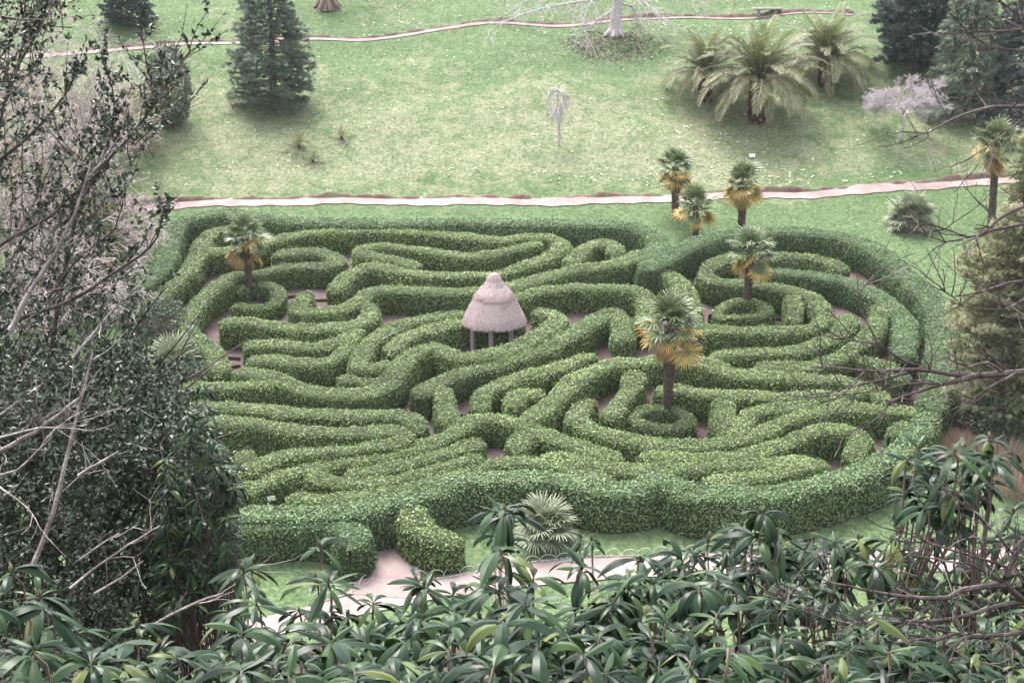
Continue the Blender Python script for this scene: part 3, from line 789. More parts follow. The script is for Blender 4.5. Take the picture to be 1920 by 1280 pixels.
fan_palm((1858, 425), (1850, 275), 'fan palm on the right beside the lane, standing before the golden conifer', [0.22, 0.20, 0.20, 0.20], 1.3, ng=16, ny=5, nd=7, seed=7)


def shrub_palm(base, rpx, label, seed, n=20, name='shrub_palm', key='o', yl=3):
    r = random.Random(seed); b = U(*base); d = depth(b); s = rpx*d/FPX/1.25
    t = thing(name, label, 'palm', b, 'stemless palms on the lawns')
    mb = MB(); mb.lathe([(0.0, 0.45*s), (0.12*s, 0.42*s), (0.19*s, 0.25*s), (0.17*s, 0.0), (0.15*s, -0.15)], n=14, wob=0.05)
    k = 400; an = rng.random(k)*6.28; z = rng.random(k)*0.42*s
    out = np.stack([np.cos(an), np.sin(an), 0*an], -1)
    mb.leaves(out*0.16*s+np.stack([0*an, 0*an, z], -1), out*0.7+np.array([0, 0, 1]), out, 0.12, 0.03, 0.5)
    mb.build('trunk', M['trunk_palm'], t, True)
    for i in range(n):
        el = R(80-95*(i+0.5)/n+r.uniform(-8, 8))
        put(r.choice(FAN['y' if n-yl <= i else key]), 'frond', t, Vector((0, 0, 0.35*s)), i*2.39996+r.uniform(-.2, .2), el, s*r.uniform(0.85, 1.1), r.uniform(-.5, .5))
    for i in range(10):
        put(r.choice(FAN[key]), 'frond', t, Vector((0, 0, 0.3*s)), i*2.39996+1.0, R(62-8*i+r.uniform(-8, 8)), s*r.uniform(0.55, 0.72), r.uniform(-.5, .5))


shrub_palm((1708, 425), 56, 'squat olive palm on the lawn between the lane and the right outer hedge', 11, 26, yl=0)
shrub_palm((1022, 1012), 74, 'bushy grey-green palm on the front lawn strip against the outer hedge', 12, 26, yl=0)
shrub_palm((325, 708), 72, 'pale fan palm without a trunk at the left edge of the maze beside the holly', 13, 16, yl=0)


def pinnate_mesh(L, bend, seed, ti0=0.3):
    r = np.random.default_rng(seed); mb = MB()
    n = 15; t = np.linspace(0, 1, n)
    el = -bend*t**1.5
    dx = np.cos(el); dz = np.sin(el)
    c = np.stack([np.concatenate([[0], np.cumsum(dx[:-1])])*L/(n-1), 0*t, np.concatenate([[0], np.cumsum(dz[:-1])])*L/(n-1)], -1)
    mb.tube(c, np.linspace(0.035, 0.006, n)*L/3.5, 4, 0.9)
    m = 62
    u = np.concatenate([np.linspace(0.12, 1.0, m)]*2); sg = np.repeat([1, -1], m)
    pos = np.stack([np.interp(u, t, c[:, k]) for k in range(3)], -1)
    e = np.interp(u, t, el)
    tang = np.stack([np.cos(e), 0*e, np.sin(e)], -1); upv = np.stack([-np.sin(e), 0*e, np.cos(e)], -1)
    side = np.stack([0*e, sg, 0*e], -1)
    ax = side*0.85+tang*(0.55+0.4*u)[:, None]+upv*(0.28)+np.array([0, 0, -0.25])*u[:, None]+r.normal(0, 0.12, (2*m, 3))
    ll = 0.56*L/3.5*np.sin(np.clip(u*0.93+0.05, 0, 1)*math.pi)**0.6*r.uniform(0.85, 1.1, 2*m)+0.06
    # each leaflet droops: two quads
    ax /= np.linalg.norm(ax, axis=1)[:, None]
    ax2 = ax+np.array([0, 0, -0.55]); ax2 /= np.linalg.norm(ax2, axis=1)[:, None]
    w_ = 0.016*L/3.5
    sd = np.cross(ax, upv); sd /= np.linalg.norm(sd, axis=1)[:, None]
    midp = pos+ax*ll[:, None]*0.55; tip = midp+ax2*ll[:, None]*0.5
    v = np.stack([pos+sd*w_*0.5, pos-sd*w_*0.5, midp+sd*w_, midp-sd*w_, tip+sd*w_*0.2, tip-sd*w_*0.2], 1).reshape(-1, 3)
    b = np.arange(2*m)[:, None]*6
    ti = np.clip(ti0+0.25*u+r.normal(0, 0.1, 2*m), 0, 1)
    mb.quads(v, np.concatenate([b+np.array([[0, 1, 3, 2]]), b+np.array([[2, 3, 5, 4]])]), np.concatenate([ti, np.clip(ti+0.16, 0, 1)]))
    return mb


PIN = {}
for key, bend, mat, ti in (('up', 0.6, 'phx_y', 0.3), ('mid', 1.35, 'phx', 0.25), ('low', 1.8, 'phx', 0.42)):
    PIN[key] = []
    for s_ in range(2):
        ob = pinnate_mesh(3.5, bend+0.15*s_, s_+3, ti).build('frond', M[mat]); PIN[key].append(ob.data); bpy.data.objects.remove(ob)


def date_palm(base, crown_y, L, rt, label, seed, n=44, name='date_palm', group='feathery date palms on the bank'):
    r = random.Random(seed); b = U(*base); d = depth(b)
    h = max((base[1]-crown_y)*d/FPX/cP, 0.12)
    t = thing(name, label, 'palm', b, group)
    mb = MB(); s = rt
    mb.lathe([(s*0.9, -0.2), (s, 0.05), (s*1.04, h*0.5), (s*0.98, h*0.8), (s*0.7, h*1.05), (s*0.2, h*1.2), (0.0, h*1.25)], n=20, wob=0.03)
    k = int(700*rt*max(h, 0.4)/0.5)
    an = rng.random(k)*6.28; z = rng.random(k)*h*1.05
    out = np.stack([np.cos(an), np.sin(an), 0*an], -1)
    mb.leaves(out*s*0.95+np.stack([0*an, 0*an, z], -1), out*0.7+np.array([0, 0, 1.0]), out, 0.2*s/0.5, 0.10*s/0.5, 0.5)
    mb.build('trunk', M['phx_trunk'], t, False)
    for i in range(n):
        f = (i+0.5)/n
        el = R((86 if L > 1.6 else 76)-82*f**0.9+r.uniform(-7, 7))
        key = 'up' if f < 0.10 or L < 1.6 else ('mid' if f < 0.6 else 'low')
        put(r.choice(PIN[key]), 'frond', t, Vector((0, 0, h*1.02)), i*2.39996+r.uniform(-.15, .15), el, L/3.5*r.uniform(0.85, 1.08)*(0.9 if f < 0.1 else 1), r.uniform(-.3, .3))


date_palm((1420, 226), 162, 4.7, 0.56, 'largest date palm, in front of its two neighbours, with a red-brown trunk', 21, 60)
date_palm((1322, 186), 142, 3.8, 0.42, 'smaller date palm behind the largest one, on its left', 22, 46)
date_palm((1548, 160), 120, 4.5, 0.5, 'date palm set higher on the bank behind the largest one, on its right', 23, 54)
date_palm((560, 278), 272, 1.35, 0.12, 'young palm tuft on the slope, largest and leftmost of three seedlings', 24, 16, 'palm_seedling', 'young palms on the slope')
date_palm((641, 262), 256, 1.0, 0.10, 'young palm tuft on the slope, uppermost of three seedlings', 25, 12, 'palm_seedling', 'young palms on the slope')
date_palm((588, 304), 299, 1.0, 0.10, 'young dark palm tuft on the slope, lowest of three seedlings', 26, 14, 'palm_seedling', 'young palms on the slope')


# ------------------------------------------------------------------ trees
def branch(mb, p, d, L, r, lev, par, rn, tint=0.5):
    """recursive bare branch; par: dict(levels, kids, ratio, spread, droop, wob, minr)"""
    n = 6 if lev <= 1 else 4
    pts = [p]; dd = np.array(d, float)
    for i in range(n):
        dd = dd + rn.normal(0, par['wob'], 3) + np.array([0, 0, par['grav'][min(lev, len(par['grav'])-1)]])/n
        dd /= np.linalg.norm(dd)
        pts.append(pts[-1]+dd*L/n)
    pts = np.array(pts)
    rad_ = np.linspace(r, max(r*0.45, par['minr']), n+1)
    mb.tube(pts, rad_, 6 if r > 0.05 else (4 if r > 0.012 else 3), tint)
    tips = [pts[-1]]
    if lev < par['levels']:
        for k in range(par['kids'][min(lev, len(par['kids'])-1)]):
            u = rn.uniform(par.get('start', 0.3), 1.0)*n
            i = min(int(u), n-1)
            q = pts[i]+(pts[i+1]-pts[i])*(u-i)
            dl = pts[i+1]-pts[i]; dl /= np.linalg.norm(dl)
            sd = rn.normal(size=3); sd -= dl*sd.dot(dl); sd /= np.linalg.norm(sd)+1e-9
            sd = sd*np.array([1, 1, par.get('flat', 1.0)])
            a = par['spread']*rn.uniform(0.7, 1.2)
            nd = dl*math.cos(a)+sd*math.sin(a)
            tips += branch(mb, q, nd/np.linalg.norm(nd), L*par['ratio']*rn.uniform(0.7, 1.15), max(rad_[i]*0.55, par['minr']), lev+1, par, rn, tint)
    return tips


def bare_tree(name, base, hpx, label, mat, par, seed, r0=0.12, first=5, cat='tree', lean=(0, 0), trunk_frac=0.35, group=None, parts=True):
    rn = np.random.default_rng(seed)
    b = U(*base) if len(base) == 2 else np.array(base)
    d = depth(b); H = hpx*d/FPX/cP
    t = thing(name, label, cat, b, group)
    mt = MB(); mc = MB()
    n = 8; tz = np.linspace(0, 1, n)
    pts = np.stack([lean[0]*H*tz**1.3+0.03*H*np.sin(tz*5+seed), lean[1]*H*tz+0.02*H*np.cos(tz*4), tz*H*trunk_frac-0.15*(1-tz)], -1)
    mt.tube(pts, np.linspace(r0*1.25, r0*0.75, n), 8)
    for k in range(first):
        u = rn.uniform(0.6, 1.0); i = min(int(u*(n-1)), n-2)
        a = k*2.4+rn.uniform(-.4, .4); e = rn.uniform(par.get('e0', 0.3), par.get('e1', 1.2))
        dr = np.array([math.cos(a)*math.cos(e), math.sin(a)*math.cos(e), math.sin(e)])
        branch(mc, pts[i+1] if k > 1 else pts[-1], dr, H*(1-trunk_frac)*par.get('len', 0.7)*rn.uniform(0.8, 1.15), r0*0.6, 0, par, rn)
    mt.build('trunk', mat, t, True); mc.build('branches', mat, t)
    return t


bare_tree('lichen_tree', (1684, 266), 128, 'small leafless tree with a flat spreading crown of white lichened twigs', M['bark_lichen'],
          dict(levels=4, kids=[9, 8, 7, 6], ratio=0.5, spread=0.8, grav=[-0.5, -0.1, 0.0, 0.0], wob=0.12, minr=0.0055, e0=0.45, e1=0.95, len=0.85, flat=0.45), 31, 0.085, 8, lean=(0.05, 0), trunk_frac=0.45)
bare_tree('weeping_tree', (1044, 274), 118, 'small bare weeping tree with thin white trunk and drooping twigs on the slope', M['bark_lichen'],
          dict(levels=2, kids=[6, 5], ratio=0.7, spread=0.6, grav=[-2.4, -3.0, -3.0], wob=0.16, minr=0.005, e0=-0.1, e1=0.9, len=1.35), 32, 0.075, 12, lean=(0.04, 0), trunk_frac=0.84)


def big_pale_tree():
    b = U(1153, 64); d = depth(b); s = d/FPX
    rn = np.random.default_rng(41)
    t = thing('spreading_tree', 'big bare tree with thick pale trunk and wide low branches beside the upper path', 'tree', b)
    mt = MB(); mc = MB()
    L = lambda px, py, dy=0.0: np.array([(px-1153)*s, dy, (64-py)*s/cP])
    tr = np.array([L(1153, 70), L(1153, 58), L(1154, 30), L(1158, 0), L(1160, -60), L(1168, -160), L(1170, -260)])
    mt.tube(spline(tr, 0.4), np.interp(np.linspace(0, 1, len(spline(tr, 0.4))), [0, 0.06, 0.15, 0.5, 1], [0.62, 0.45, 0.36, 0.30, 0.1]), 14)
    for k in range(7):
        a = k*0.9; q = np.array([math.cos(a), math.sin(a)])
        mt.tube(np.array([[q[0]*0.2, q[1]*0.2, 0.45], [q[0]*0.5, q[1]*0.5, 0.12], [q[0]*0.95, q[1]*0.95, -0.12]]), [0.2, 0.14, 0.05], 6)
    par = dict(levels=3, kids=[7, 4, 3], ratio=0.52, spread=0.75, grav=[-0.3, -0.5, -0.4, -0.2], wob=0.13, minr=0.006, flat=0.7)
    arms = [[(1155, 20, 0), (1128, 36, 0.6), (1103, 60, 0.9)], [(1156, 0, 0), (1090, 5, -1.0), (1020, 14, -2.2), (960, 30, -3.0), (925, 44, -3.4)], [(1158, -20, 0), (1080, -6, 0.5), (1010, 4, 1.0), (940, 6, 1.5)],
            [(1158, -10, 0), (1205, 8, -1.0), (1240, 36, -2.0), (1275, 52, -2.4)], [(1158, -40, 0), (1230, -20, 1.0), (1300, -4, 1.5), (1350, 10, 1.5)], [(1158, -60, 0), (1100, -60, -2.0), (1040, -40, -3.5)],
            [(1160, -90, 0), (1240, -90, -1.5), (1320, -70, -2.5)], [(1155, 10, 0), (1185, 18, 0.8), (1196, 40, 1.4), (1200, 46, 1.6)], [(1157, -15, 0), (1120, -10, -1.5), (1096, 20, -2.5), (1098, 62, -2.6)]]
    for arm in arms:
        pts = spline(np.array([L(*a) for a in arm]), 0.4)
        rad_ = np.linspace(0.11, 0.02, len(pts))
        mc.tube(pts, rad_, 7)
        for k in range(20):
            i = rn.integers(len(pts)//5, len(pts)); dl = pts[min(i+1, len(pts)-1)]-pts[max(i-1, 0)]; dl /= np.linalg.norm(dl)+1e-9
            sd = rn.normal(size=3); sd[2] *= 0.6; nd = dl*0.7+sd*0.6; nd /= np.linalg.norm(nd)
            branch(mc, pts[i], nd, rn.uniform(1.0, 2.2), 0.022, 1, par, rn)
    mt.build('trunk', M['bark_pale'], t, True); mc.build('branches', M['bark_pale'], t)


big_pale_tree()


def root_trunk():
    b = U(614, 14); d = depth(b)
    t = thing('old_tree', 'flared foot of an old trunk at the top edge, seen above the upper path', 'tree', b)
    mb = MB(); mb.lathe([(0.85, -0.2), (0.7, 0.15), (0.5, 0.6), (0.42, 1.3), (0.36, 3.5), (0.25, 7.0), (0.05, 9.0)], n=18, wob=0.08)
    for k in range(8):
        a = k*0.8+0.2; q = np.array([math.cos(a), math.sin(a)])
        mb.tube(np.array([[q[0]*0.35, q[1]*0.35, 0.8], [q[0]*0.75, q[1]*0.75, 0.2], [q[0]*1.25, q[1]*1.25, -0.15]]), [0.22, 0.17, 0.05], 6)
    mb.build('trunk', M['bark_tan'], t, True)
    rn = np.random.default_rng(9); mc = MB()
    par = dict(levels=3, kids=[5, 4, 3], ratio=0.55, spread=0.7, grav=[0.1, -0.2], wob=0.1, minr=0.012)
    for k in range(8):
        a = k*2.4; branch(mc, np.array([0, 0, 3.0+0.7*k]), np.array([math.cos(a), math.sin(a), 0.3]), 3.5, 0.12, 0, par, rn)
    mc.build('branches', M['bark_grey'], t)


root_trunk()


def needle_tufts(mb, pos, axis, n, L, W, tint, droop=0.0, spread=0.6):
    k = len(pos)
    P_ = np.repeat(pos, n, 0); A = np.repeat(axis, n, 0)+rand_dirs(k*n)*spread+np.array([0, 0, -droop])
    mb.leaves(P_, A, rand_dirs(k*n), L*rng.uniform(0.7, 1.2, k*n), W, np.clip(np.repeat(tint, n)+rng.normal(0, 0.12, k*n), 0, 1))


def conifer(name, base, top_py, halfw_px, label, mat, bark, seed, shape='cone', dens=1.0, tl=0.28, tw=0.05, droop=0.1, bdroop=-0.1, group=None, cat='tree', spray=7, base3=None, flat=0.5, z0=0.04, gap=0.0):
    rn = np.random.default_rng(seed)
    b = U(*base) if base3 is None else np.array(base3)
    d = depth(b); H = (base[1]-top_py)*d/FPX/cP; Rm = halfw_px*d/FPX
    t = thing(name, label, cat, b, group)
    mt = MB(); mc = MB()
    mt.tube(np.stack([0.02*H*np.sin(np.linspace(0, 3, 9)), 0*np.linspace(0, 1, 9), np.linspace(-0.15, H*0.97, 9)], -1), np.linspace(0.028*H, 0.004*H, 9)+0.02, 8)
    nb = int(95*dens*max(1, H/6)); pp = []; aa = []; tt = []
    for k in range(nb):
        u = z0+(1-z0)*(k+rn.random())/nb
        if shape == 'cone': r_ = Rm*(1-u)**0.8*(0.75+0.35*rn.random())
        elif shape == 'col': r_ = Rm*np.interp(u, [0, 0.1, 0.5, 0.8, 1], [0.8, 0.95, 1.0, 0.82, 0.3])*(0.55+0.55*rn.random())
        else: r_ = Rm*np.interp(u, [0, 0.12, 0.35, 0.6, 0.85, 1], [0.72, 0.98, 1.0, 0.85, 0.5, 0.05])*(0.68+0.42*rn.random())
        a = k*2.39996+rn.uniform(-.3, .3)
        if gap and lump(np.array([[math.cos(a)*2, math.sin(a)*2, u*9.0]]), 0.9)[0] > 1-gap: continue
        m = 6; s = np.linspace(0, 1, m)
        z = u*H+bdroop*r_*s+(-0.25*bdroop if bdroop < 0 else 0)*r_*s**2
        pts = np.stack([np.cos(a)*r_*s, np.sin(a)*r_*s, z], -1)+rn.normal(0, 0.03*r_, (m, 3))*s[:, None]
        mt.tube(pts, np.linspace(0.012*r_+0.012, 0.006, m), 4)
        nt_ = int(14*max(r_, 0.4)/max(tl, 0.1)*0.35)+3
        q = rn.uniform(0.25, 1.0, nt_)**0.7
        c = np.stack([np.interp(q, s, pts[:, i]) for i in range(3)], -1)
        dr = np.array([math.cos(a), math.sin(a), 0.15])
        sd = np.array([-math.sin(a), math.cos(a), 0])
        lat = rn.uniform(-1, 1, nt_)*0.42*r_*(1.05-q)+rn.normal(0, 0.05*r_, nt_)
        c = c+sd*lat[:, None]+rn.normal(0, 0.05, (nt_, 3))
        pp.append(c); aa.append(dr+sd*np.sign(lat)[:, None]*0.5+rn.normal(0, 0.25, (nt_, 3))); tt.append(np.full(nt_, 0.45)+0.18*rn.normal()+0.15*(q-0.6))
    pp = np.concatenate(pp); aa = np.concatenate(aa); tt = np.concatenate(tt)
    needle_tufts(mc, pp, aa, spray, tl, tw, tt, droop)
    mt.build('trunk', bark, t, True); mc.build('crown', mat, t)
    return t


conifer('pine_tree', (512, 205), -38, 80, 'blue-green pine with soft layered foliage standing on the slope below the upper path', M['pine'], M['bark_brown'], 51, 'round', 1.25, 0.34, 0.045, 0.05, -0.12, spray=9, gap=0.25)
conifer('bushy_conifer', (240, 48), -75, 52, 'rounded dark conifer above the upper path at the top left', M['yew'], M['bark_brown'], 52, 'round', 1.2, 0.3, 0.06, 0.05, -0.1, spray=8)
conifer('dark_conifer', (1716, 130), -120, 78, 'broad dark bluish conifer at the top right of the slope', M['yew'], M['bark_brown'], 53, 'round', 1.6, 0.34, 0.07, 0.0, -0.05, spray=9)
conifer('weeping_conifer', (1808, 205), -90, 95, 'drooping grey-green conifer right of the dark conifer and above the lichen tree', M['weep'], M['bark_brown'], 54, 'cone', 1.2, 0.5, 0.04, 0.9, -0.45, spray=8)
conifer('tall_conifer', (1925, 215), -190, 110, 'dim tall conifer cut by the top right corner of the view', M['yew'], M['bark_brown'], 55, 'cone', 1.2, 0.45, 0.05, 0.6, -0.35, spray=8)
conifer('golden_conifer', (1876, 800), 405, 112, 'large golden-olive feathery conifer at the right edge of the maze', M['gold'], M['bark_tan'], 56, 'col', 2.2, 0.24, 0.035, 0.25, 0.25, spray=10, gap=0.35)
conifer('golden_conifer', (1935, 560), 190, 70, 'second golden-green conifer behind, cut by the right edge under the fan palm', M['gold'], M['bark_tan'], 57, 'col', 1.6, 0.28, 0.05, 0.15, -0.05, spray=9)


def leafy_shrub(name, base, w_px, h_px, label, mat, seed, n=5200, ls=0.13, cat='shrub', bark='bark_tan', group=None, base3=None, hollow=0.45):
    rn = np.random.default_rng(seed)
    b = U(*base) if base3 is None else np.array(base3); d = depth(b); s = d/FPX
    rx = w_px*s/2; H = h_px*s/cP
    t = thing(name, label, cat, b, group)
    mt = MB()
    par = dict(levels=2, kids=[4, 3], ratio=0.6, spread=0.6, grav=[0.2, 0.0], wob=0.1, minr=0.008)
    for k in range(7):
        a = k*2.4; branch(mt, np.array([0.1*math.cos(a), 0.1*math.sin(a), -0.1]), np.array([math.cos(a)*0.6, math.sin(a)*0.6, 1.0]), H*0.65, 0.05, 0, par, rn)
    mt.build('stems', M[bark], t)
    dv = rand_dirs(n); rr = rn.uniform(hollow, 1.0, n)**0.5
    rr = rr*(1+0.16*lump(dv*2.0+seed, 1.6)+0.10*lump(dv*4.0+seed, 2.4))
    c = dv*rr[:, None]*np.array([rx, rx, H*0.52])+np.array([0, 0, H*0.48])
    c = c[c[:, 2] > 0.02]; m = len(c)
    dv2 = c-np.array([0, 0, H*0.4]); dv2 /= np.linalg.norm(dv2, axis=1)[:, None]
    mb = MB(); sz = ls*rn.uniform(0.7, 1.3, m)
    ti = np.clip(0.45+0.2*rn.normal(size=m)+0.12*lump(c, 1.6), 0, 1)
    mb.leaves(c, dv2*0.6+rand_dirs(m)*0.8+np.array([0, 0, 0.2]), dv2+rand_dirs(m)*0.9, sz, sz*0.5, ti)
    mb.build('foliage', mat, t)
    return t


leafy_shrub('clipped_bush', (322, 238), 82, 150, 'dark rounded evergreen bush at the left of the slope below the upper path', M['shrub'], 61, 9000, 0.16)
leafy_shrub('tawny_bush', (262, 285), 100, 120, 'tawny half-bare bush in front of the dark rounded bush', M['tawny'], 62, 5000, 0.13)
leafy_shrub('yew_bush', (1660, 40), 30, 40, 'small dark bush beside the upper path end at the top right', M['yew'], 63, 1500, 0.13)
leafy_shrub('evergreen_shrub', (1870, 830), 110, 90, 'low dark green shrub at the foot of the golden conifer', M['shrub'], 64, 5000, 0.13)
leafy_shrub('evergreen_shrub', (1800, 800), 70, 50, 'small green shrub between the outer hedge and the dry grasses', M['shrub'], 65, 2500, 0.11)
leafy_shrub('heath_bush', (345, 735), 130, 60, 'low green bush under the left shrub palm', M['shrub'], 66, 4500, 0.12)
leafy_shrub('heath_bush', (300, 640), 110, 80, 'loose green bush between the holly and the left steps', M['shrub'], 67, 4500, 0.12)
leafy_shrub('tawny_bush', (190, 480), 170, 90, 'yellowish scrub left of the lawn corner by the lane', M['fir'], 68, 5000, 0.15)
leafy_shrub('tawny_bush', (110, 590), 200, 130, 'rough green scrub behind the holly branches', M['shrub'], 69, 8000, 0.16)
leafy_shrub('tawny_bush', (30, 420), 160, 150, 'olive scrub deep among the bare thicket', M['tawny'], 70, 5000, 0.16)

# bare thicket on the left
TPAR = dict(levels=4, kids=[5, 5, 4, 3], ratio=0.6, spread=0.65, grav=[0.1, -0.1, -0.25, -0.3], wob=0.12, minr=0.012, e0=0.5, e1=1.35, len=0.8)
for i, (bx, by, hp, lb) in enumerate([(30, 330, 330, 'tall bare tree with pinkish grey twigs at the upper left edge'), (110, 300, 190, 'bare twiggy tree below the start of the upper path'),
                                      (160, 330, 130, 'bare pinkish shrub in front of the tawny bush'), (90, 430, 230, 'bare grey shrub beside the yellowish scrub'), (10, 560, 260, 'dense bare shrub at the left edge level with the maze'),
                                      (170, 520, 170, 'low bare shrub nearest the lawn corner by the lane'), (110, 690, 230, 'bare shrub tangled with the holly'), (205, 440, 90, 'lowest bare shrub with pale arching twigs beside the lane end')]):
    bare_tree('bare_shrub' if hp < 200 else 'bare_tree', (bx, by), hp, lb, M['bark_thicket'], TPAR, 80+i, 0.07, 6, cat='tree' if hp >= 200 else 'shrub', trunk_frac=0.12, group='bare thicket on the left')


# yellow-green fir with drooping boughs standing among the thicket
conifer('drooping_fir', (190, 560), 300, 100, 'yellow-green fir with drooping tufted boughs and rusty tips among the thicket', M['fir'], M['bark_tan'], 91, 'cone', 0.5, 0.3, 0.05, 0.35, -0.35, spray=9)


# ------------------------------------------------------------------ foreground: holly, bare limbs, rhododendrons
def gdepth(px, d):
    """ground point under the line of sight of column px at depth d"""
    p = P(px, 640, d); return np.array([p[0], p[1], float(g(p[0], p[1]))])


def px3(arr, d, jit=0.0, rn=None):
    out = []
    for i, a in enumerate(arr):
        dd = (a[2] if len(a) > 2 else d)
        out.append(P(a[0], a[1], dd))
    return np.array(out)


def holly():
    rn = np.random.default_rng(101)
    base = gdepth(60, 12.0)
    t = thing('holly_tree', 'dark glossy holly filling the left foreground, with long leafy branches reaching over the lawn', 'tree', base)
    mw = MB(); ml = MB()
    D = 11.5
    br = [  # traced limbs: (px, py, depth)
        ([(40, 1080, 12), (-10, 800, 12), (-20, 500, 12), (0, 235, 11.8), (15, 180, 11.7), (32, 130, 11.6), (50, 62, 11.5), (100, 12, 11.4), (120, -30, 11.3)], 0.06, 1.0),
        ([(60, 1000, 11.8), (90, 700, 11.8), (140, 420, 11.6), (187, 320, 11.5), (250, 250, 11.3), (287, 190, 11.1), (275, 120, 11.0), (264, 50, 11.0)], 0.045, 1.0),
        ([(250, 250, 11.3), (300, 180, 11.2), (340, 115, 11.1), (365, 90, 11.1)], 0.02, 0.9),
        ([(-40, 640, 11.2), (0, 617, 11.0), (50, 592, 10.9), (105, 575, 10.8), (162, 547, 10.7), (212, 512, 10.6), (262, 480, 10.5), (295, 445, 10.4), (306, 395, 10.3)], 0.035, 0.8),
        ([(-30, 480, 11.2), (20, 447, 11.1), (95, 405, 11.0), (130, 370, 11.0), (187, 320, 10.9), (225, 240, 10.8)], 0.03, 1.0),
        ([(110, 930, 11.6), (180, 760, 11.4), (240, 640, 11.2), (275, 585, 11.1), (310, 540, 11.0)], 0.03, 1.2),
        ([(60, 950, 11.5), (120, 820, 11.2), (200, 740, 11.0), (270, 715, 10.9), (310, 745, 10.8)], 0.03, 1.0),
        ([(0, 300, 11.9), (60, 250, 11.8), (120, 180, 11.7), (150, 120, 11.7)], 0.03, 1.1),
        ([(30, 130, 11.6), (70, 60, 11.5), (90, 0, 11.4)], 0.02, 1.3),
        ([(120, 420, 11.6), (180, 330, 11.4), (215, 200, 11.2), (190, 110, 11.2)], 0.025, 1.2),
        ([(90, 560, 10.9), (150, 480, 10.8), (215, 430, 10.8), (235, 350, 10.8)], 0.02, 1.2),
    ]
    LP = []; LA = []
    for pts, r0, dn in br:
        c = spline(px3(pts, D), 0.12)
        mw.tube(c, np.linspace(r0*0.62, 0.005, len(c)), 6)
        n = len(c)
        Lc = np.linalg.norm(np.diff(c, axis=0), axis=1).sum()
        for k in range(int(Lc*12*dn)):
            i = int(n*(0.22+0.78*rn.random()))
            i = min(i, n-2)
            tg = c[i+1]-c[i]; tg /= np.linalg.norm(tg)+1e-9
            dr = tg*0.7+rn.normal(0, 0.6, 3)+np.array([0, 0, 0.25]); dr /= np.linalg.norm(dr)
            L = rn.uniform(0.18, 0.55)*(1.1-0.4*i/n)
            m = 5; s = np.linspace(0, 1, m)[:, None]
            tw = c[i]+dr*L*s+np.array([0, 0, 0.12*L])*s**2+rn.normal(0, 0.01, (m, 3))
            mw.tube(tw, np.linspace(0.005, 0.002, m), 3)
            q = rn.uniform(0.25, 1.0, 20)
            pos = np.stack([np.interp(q, s[:, 0], tw[:, j]) for j in range(3)], -1)
            LP.append(pos); LA.append(np.repeat(dr[None], 20, 0)*0.6+rn.normal(0, 0.6, (20, 3)))
    # dense leafy mass lower down
    poly = np.array([(-60, 640), (120, 690), (200, 650), (262, 670), (320, 740), (385, 830), (412, 960), (395, 1060), (420, 1150), (330, 1240), (-60, 1260)])
    k = 0
    pts = rn.uniform([-60, 600], [430, 1260], (9000, 2)); pts = pts[inside(poly, pts[:, 0], pts[:, 1])]
    for a, b_ in pts[:3000]:
        d = 11.0+0.9*rn.normal()+0.004*abs(a-150)
        d = np.clip(d, 9.4, 14)
        p = P(a, b_, d)
        dr = np.array([0.15, -0.3, 0.3])+rn.normal(0, 0.7, 3); dr /= np.linalg.norm(dr)
        L = rn.uniform(0.15, 0.4)
        tw = p+dr*L*np.linspace(0, 1, 4)[:, None]
        mw.tube(tw, [0.005, 0.004, 0.003, 0.002], 3)
        q = rn.random((20, 1)); LP.append(p+dr*L*q+rn.normal(0, 0.02, (20, 3))); LA.append(dr*0.5+rn.normal(0, 0.7, (20, 3)))
    for zone, cnt in (([(-50, -40), (115, -40), (95, 40), (55, 150), (-50, 240)], 110), ([(-50, 240), (90, 200), (240, 215), (335, 95), (350, 150), (300, 250), (215, 350), (190, 440), (70, 480), (-50, 560)], 90),
                      ([(-50, 560), (60, 470), (150, 500), (200, 520), (235, 570), (262, 650), (200, 690), (-50, 700)], 100)):
        z = np.array(zone, float); q2 = rn.uniform(z.min(0), z.max(0), (4000, 2)); q2 = q2[inside(z, q2[:, 0], q2[:, 1])][:cnt]
        for a, b_ in q2:
            p = P(a, b_, 11.4+0.6*rn.normal()); dr = np.array([0.35, -0.1, 0.6])+rn.normal(0, 0.5, 3); dr /= np.linalg.norm(dr); L = rn.uniform(0.2, 0.6)
            tw = p+dr*L*np.linspace(-0.6, 1, 5)[:, None]+rn.normal(0, 0.012, (5, 3)); mw.tube(tw, np.linspace(0.006, 0.002, 5), 3)
            q = rn.random((17, 1)); LP.append(p+dr*L*q); LA.append(dr*0.5+rn.normal(0, 0.7, (17, 3)))
    LP = np.concatenate(LP); LA = np.concatenate(LA); n = len(LP)
    sz = rn.uniform(0.034, 0.058, n)
    nn = np.array([0, -0.1, 0.8])+rand_dirs(n)*0.8
    ml.leaves(LP, LA, nn, sz, sz*0.55, np.clip(rn.normal(0.45, 0.22, n), 0, 1), 0, fold=0.22)
    # inner boughs
    for k in range(60):
        a, b_ = rn.uniform(0, 290), rn.uniform(740, 1150)
        p = P(a, b_, 11.6+rn.uniform(-0.4, 0.8)); q = p+np.array([rn.uniform(0.2, 0.9), rn.uniform(-0.3, 0.3), rn.uniform(0.2, 0.8)])
        mw.tube(np.array([p, (p+q)/2+rn.normal(0, 0.05, 3), q]), [0.014, 0.010, 0.005], 4)
    loc = base
    mw.build('branches', M['bark_brown'], t, loc=None).location = -Vector(base)
    ml.build('leaves', M['holly'], t).location = -Vector(base)


holly()


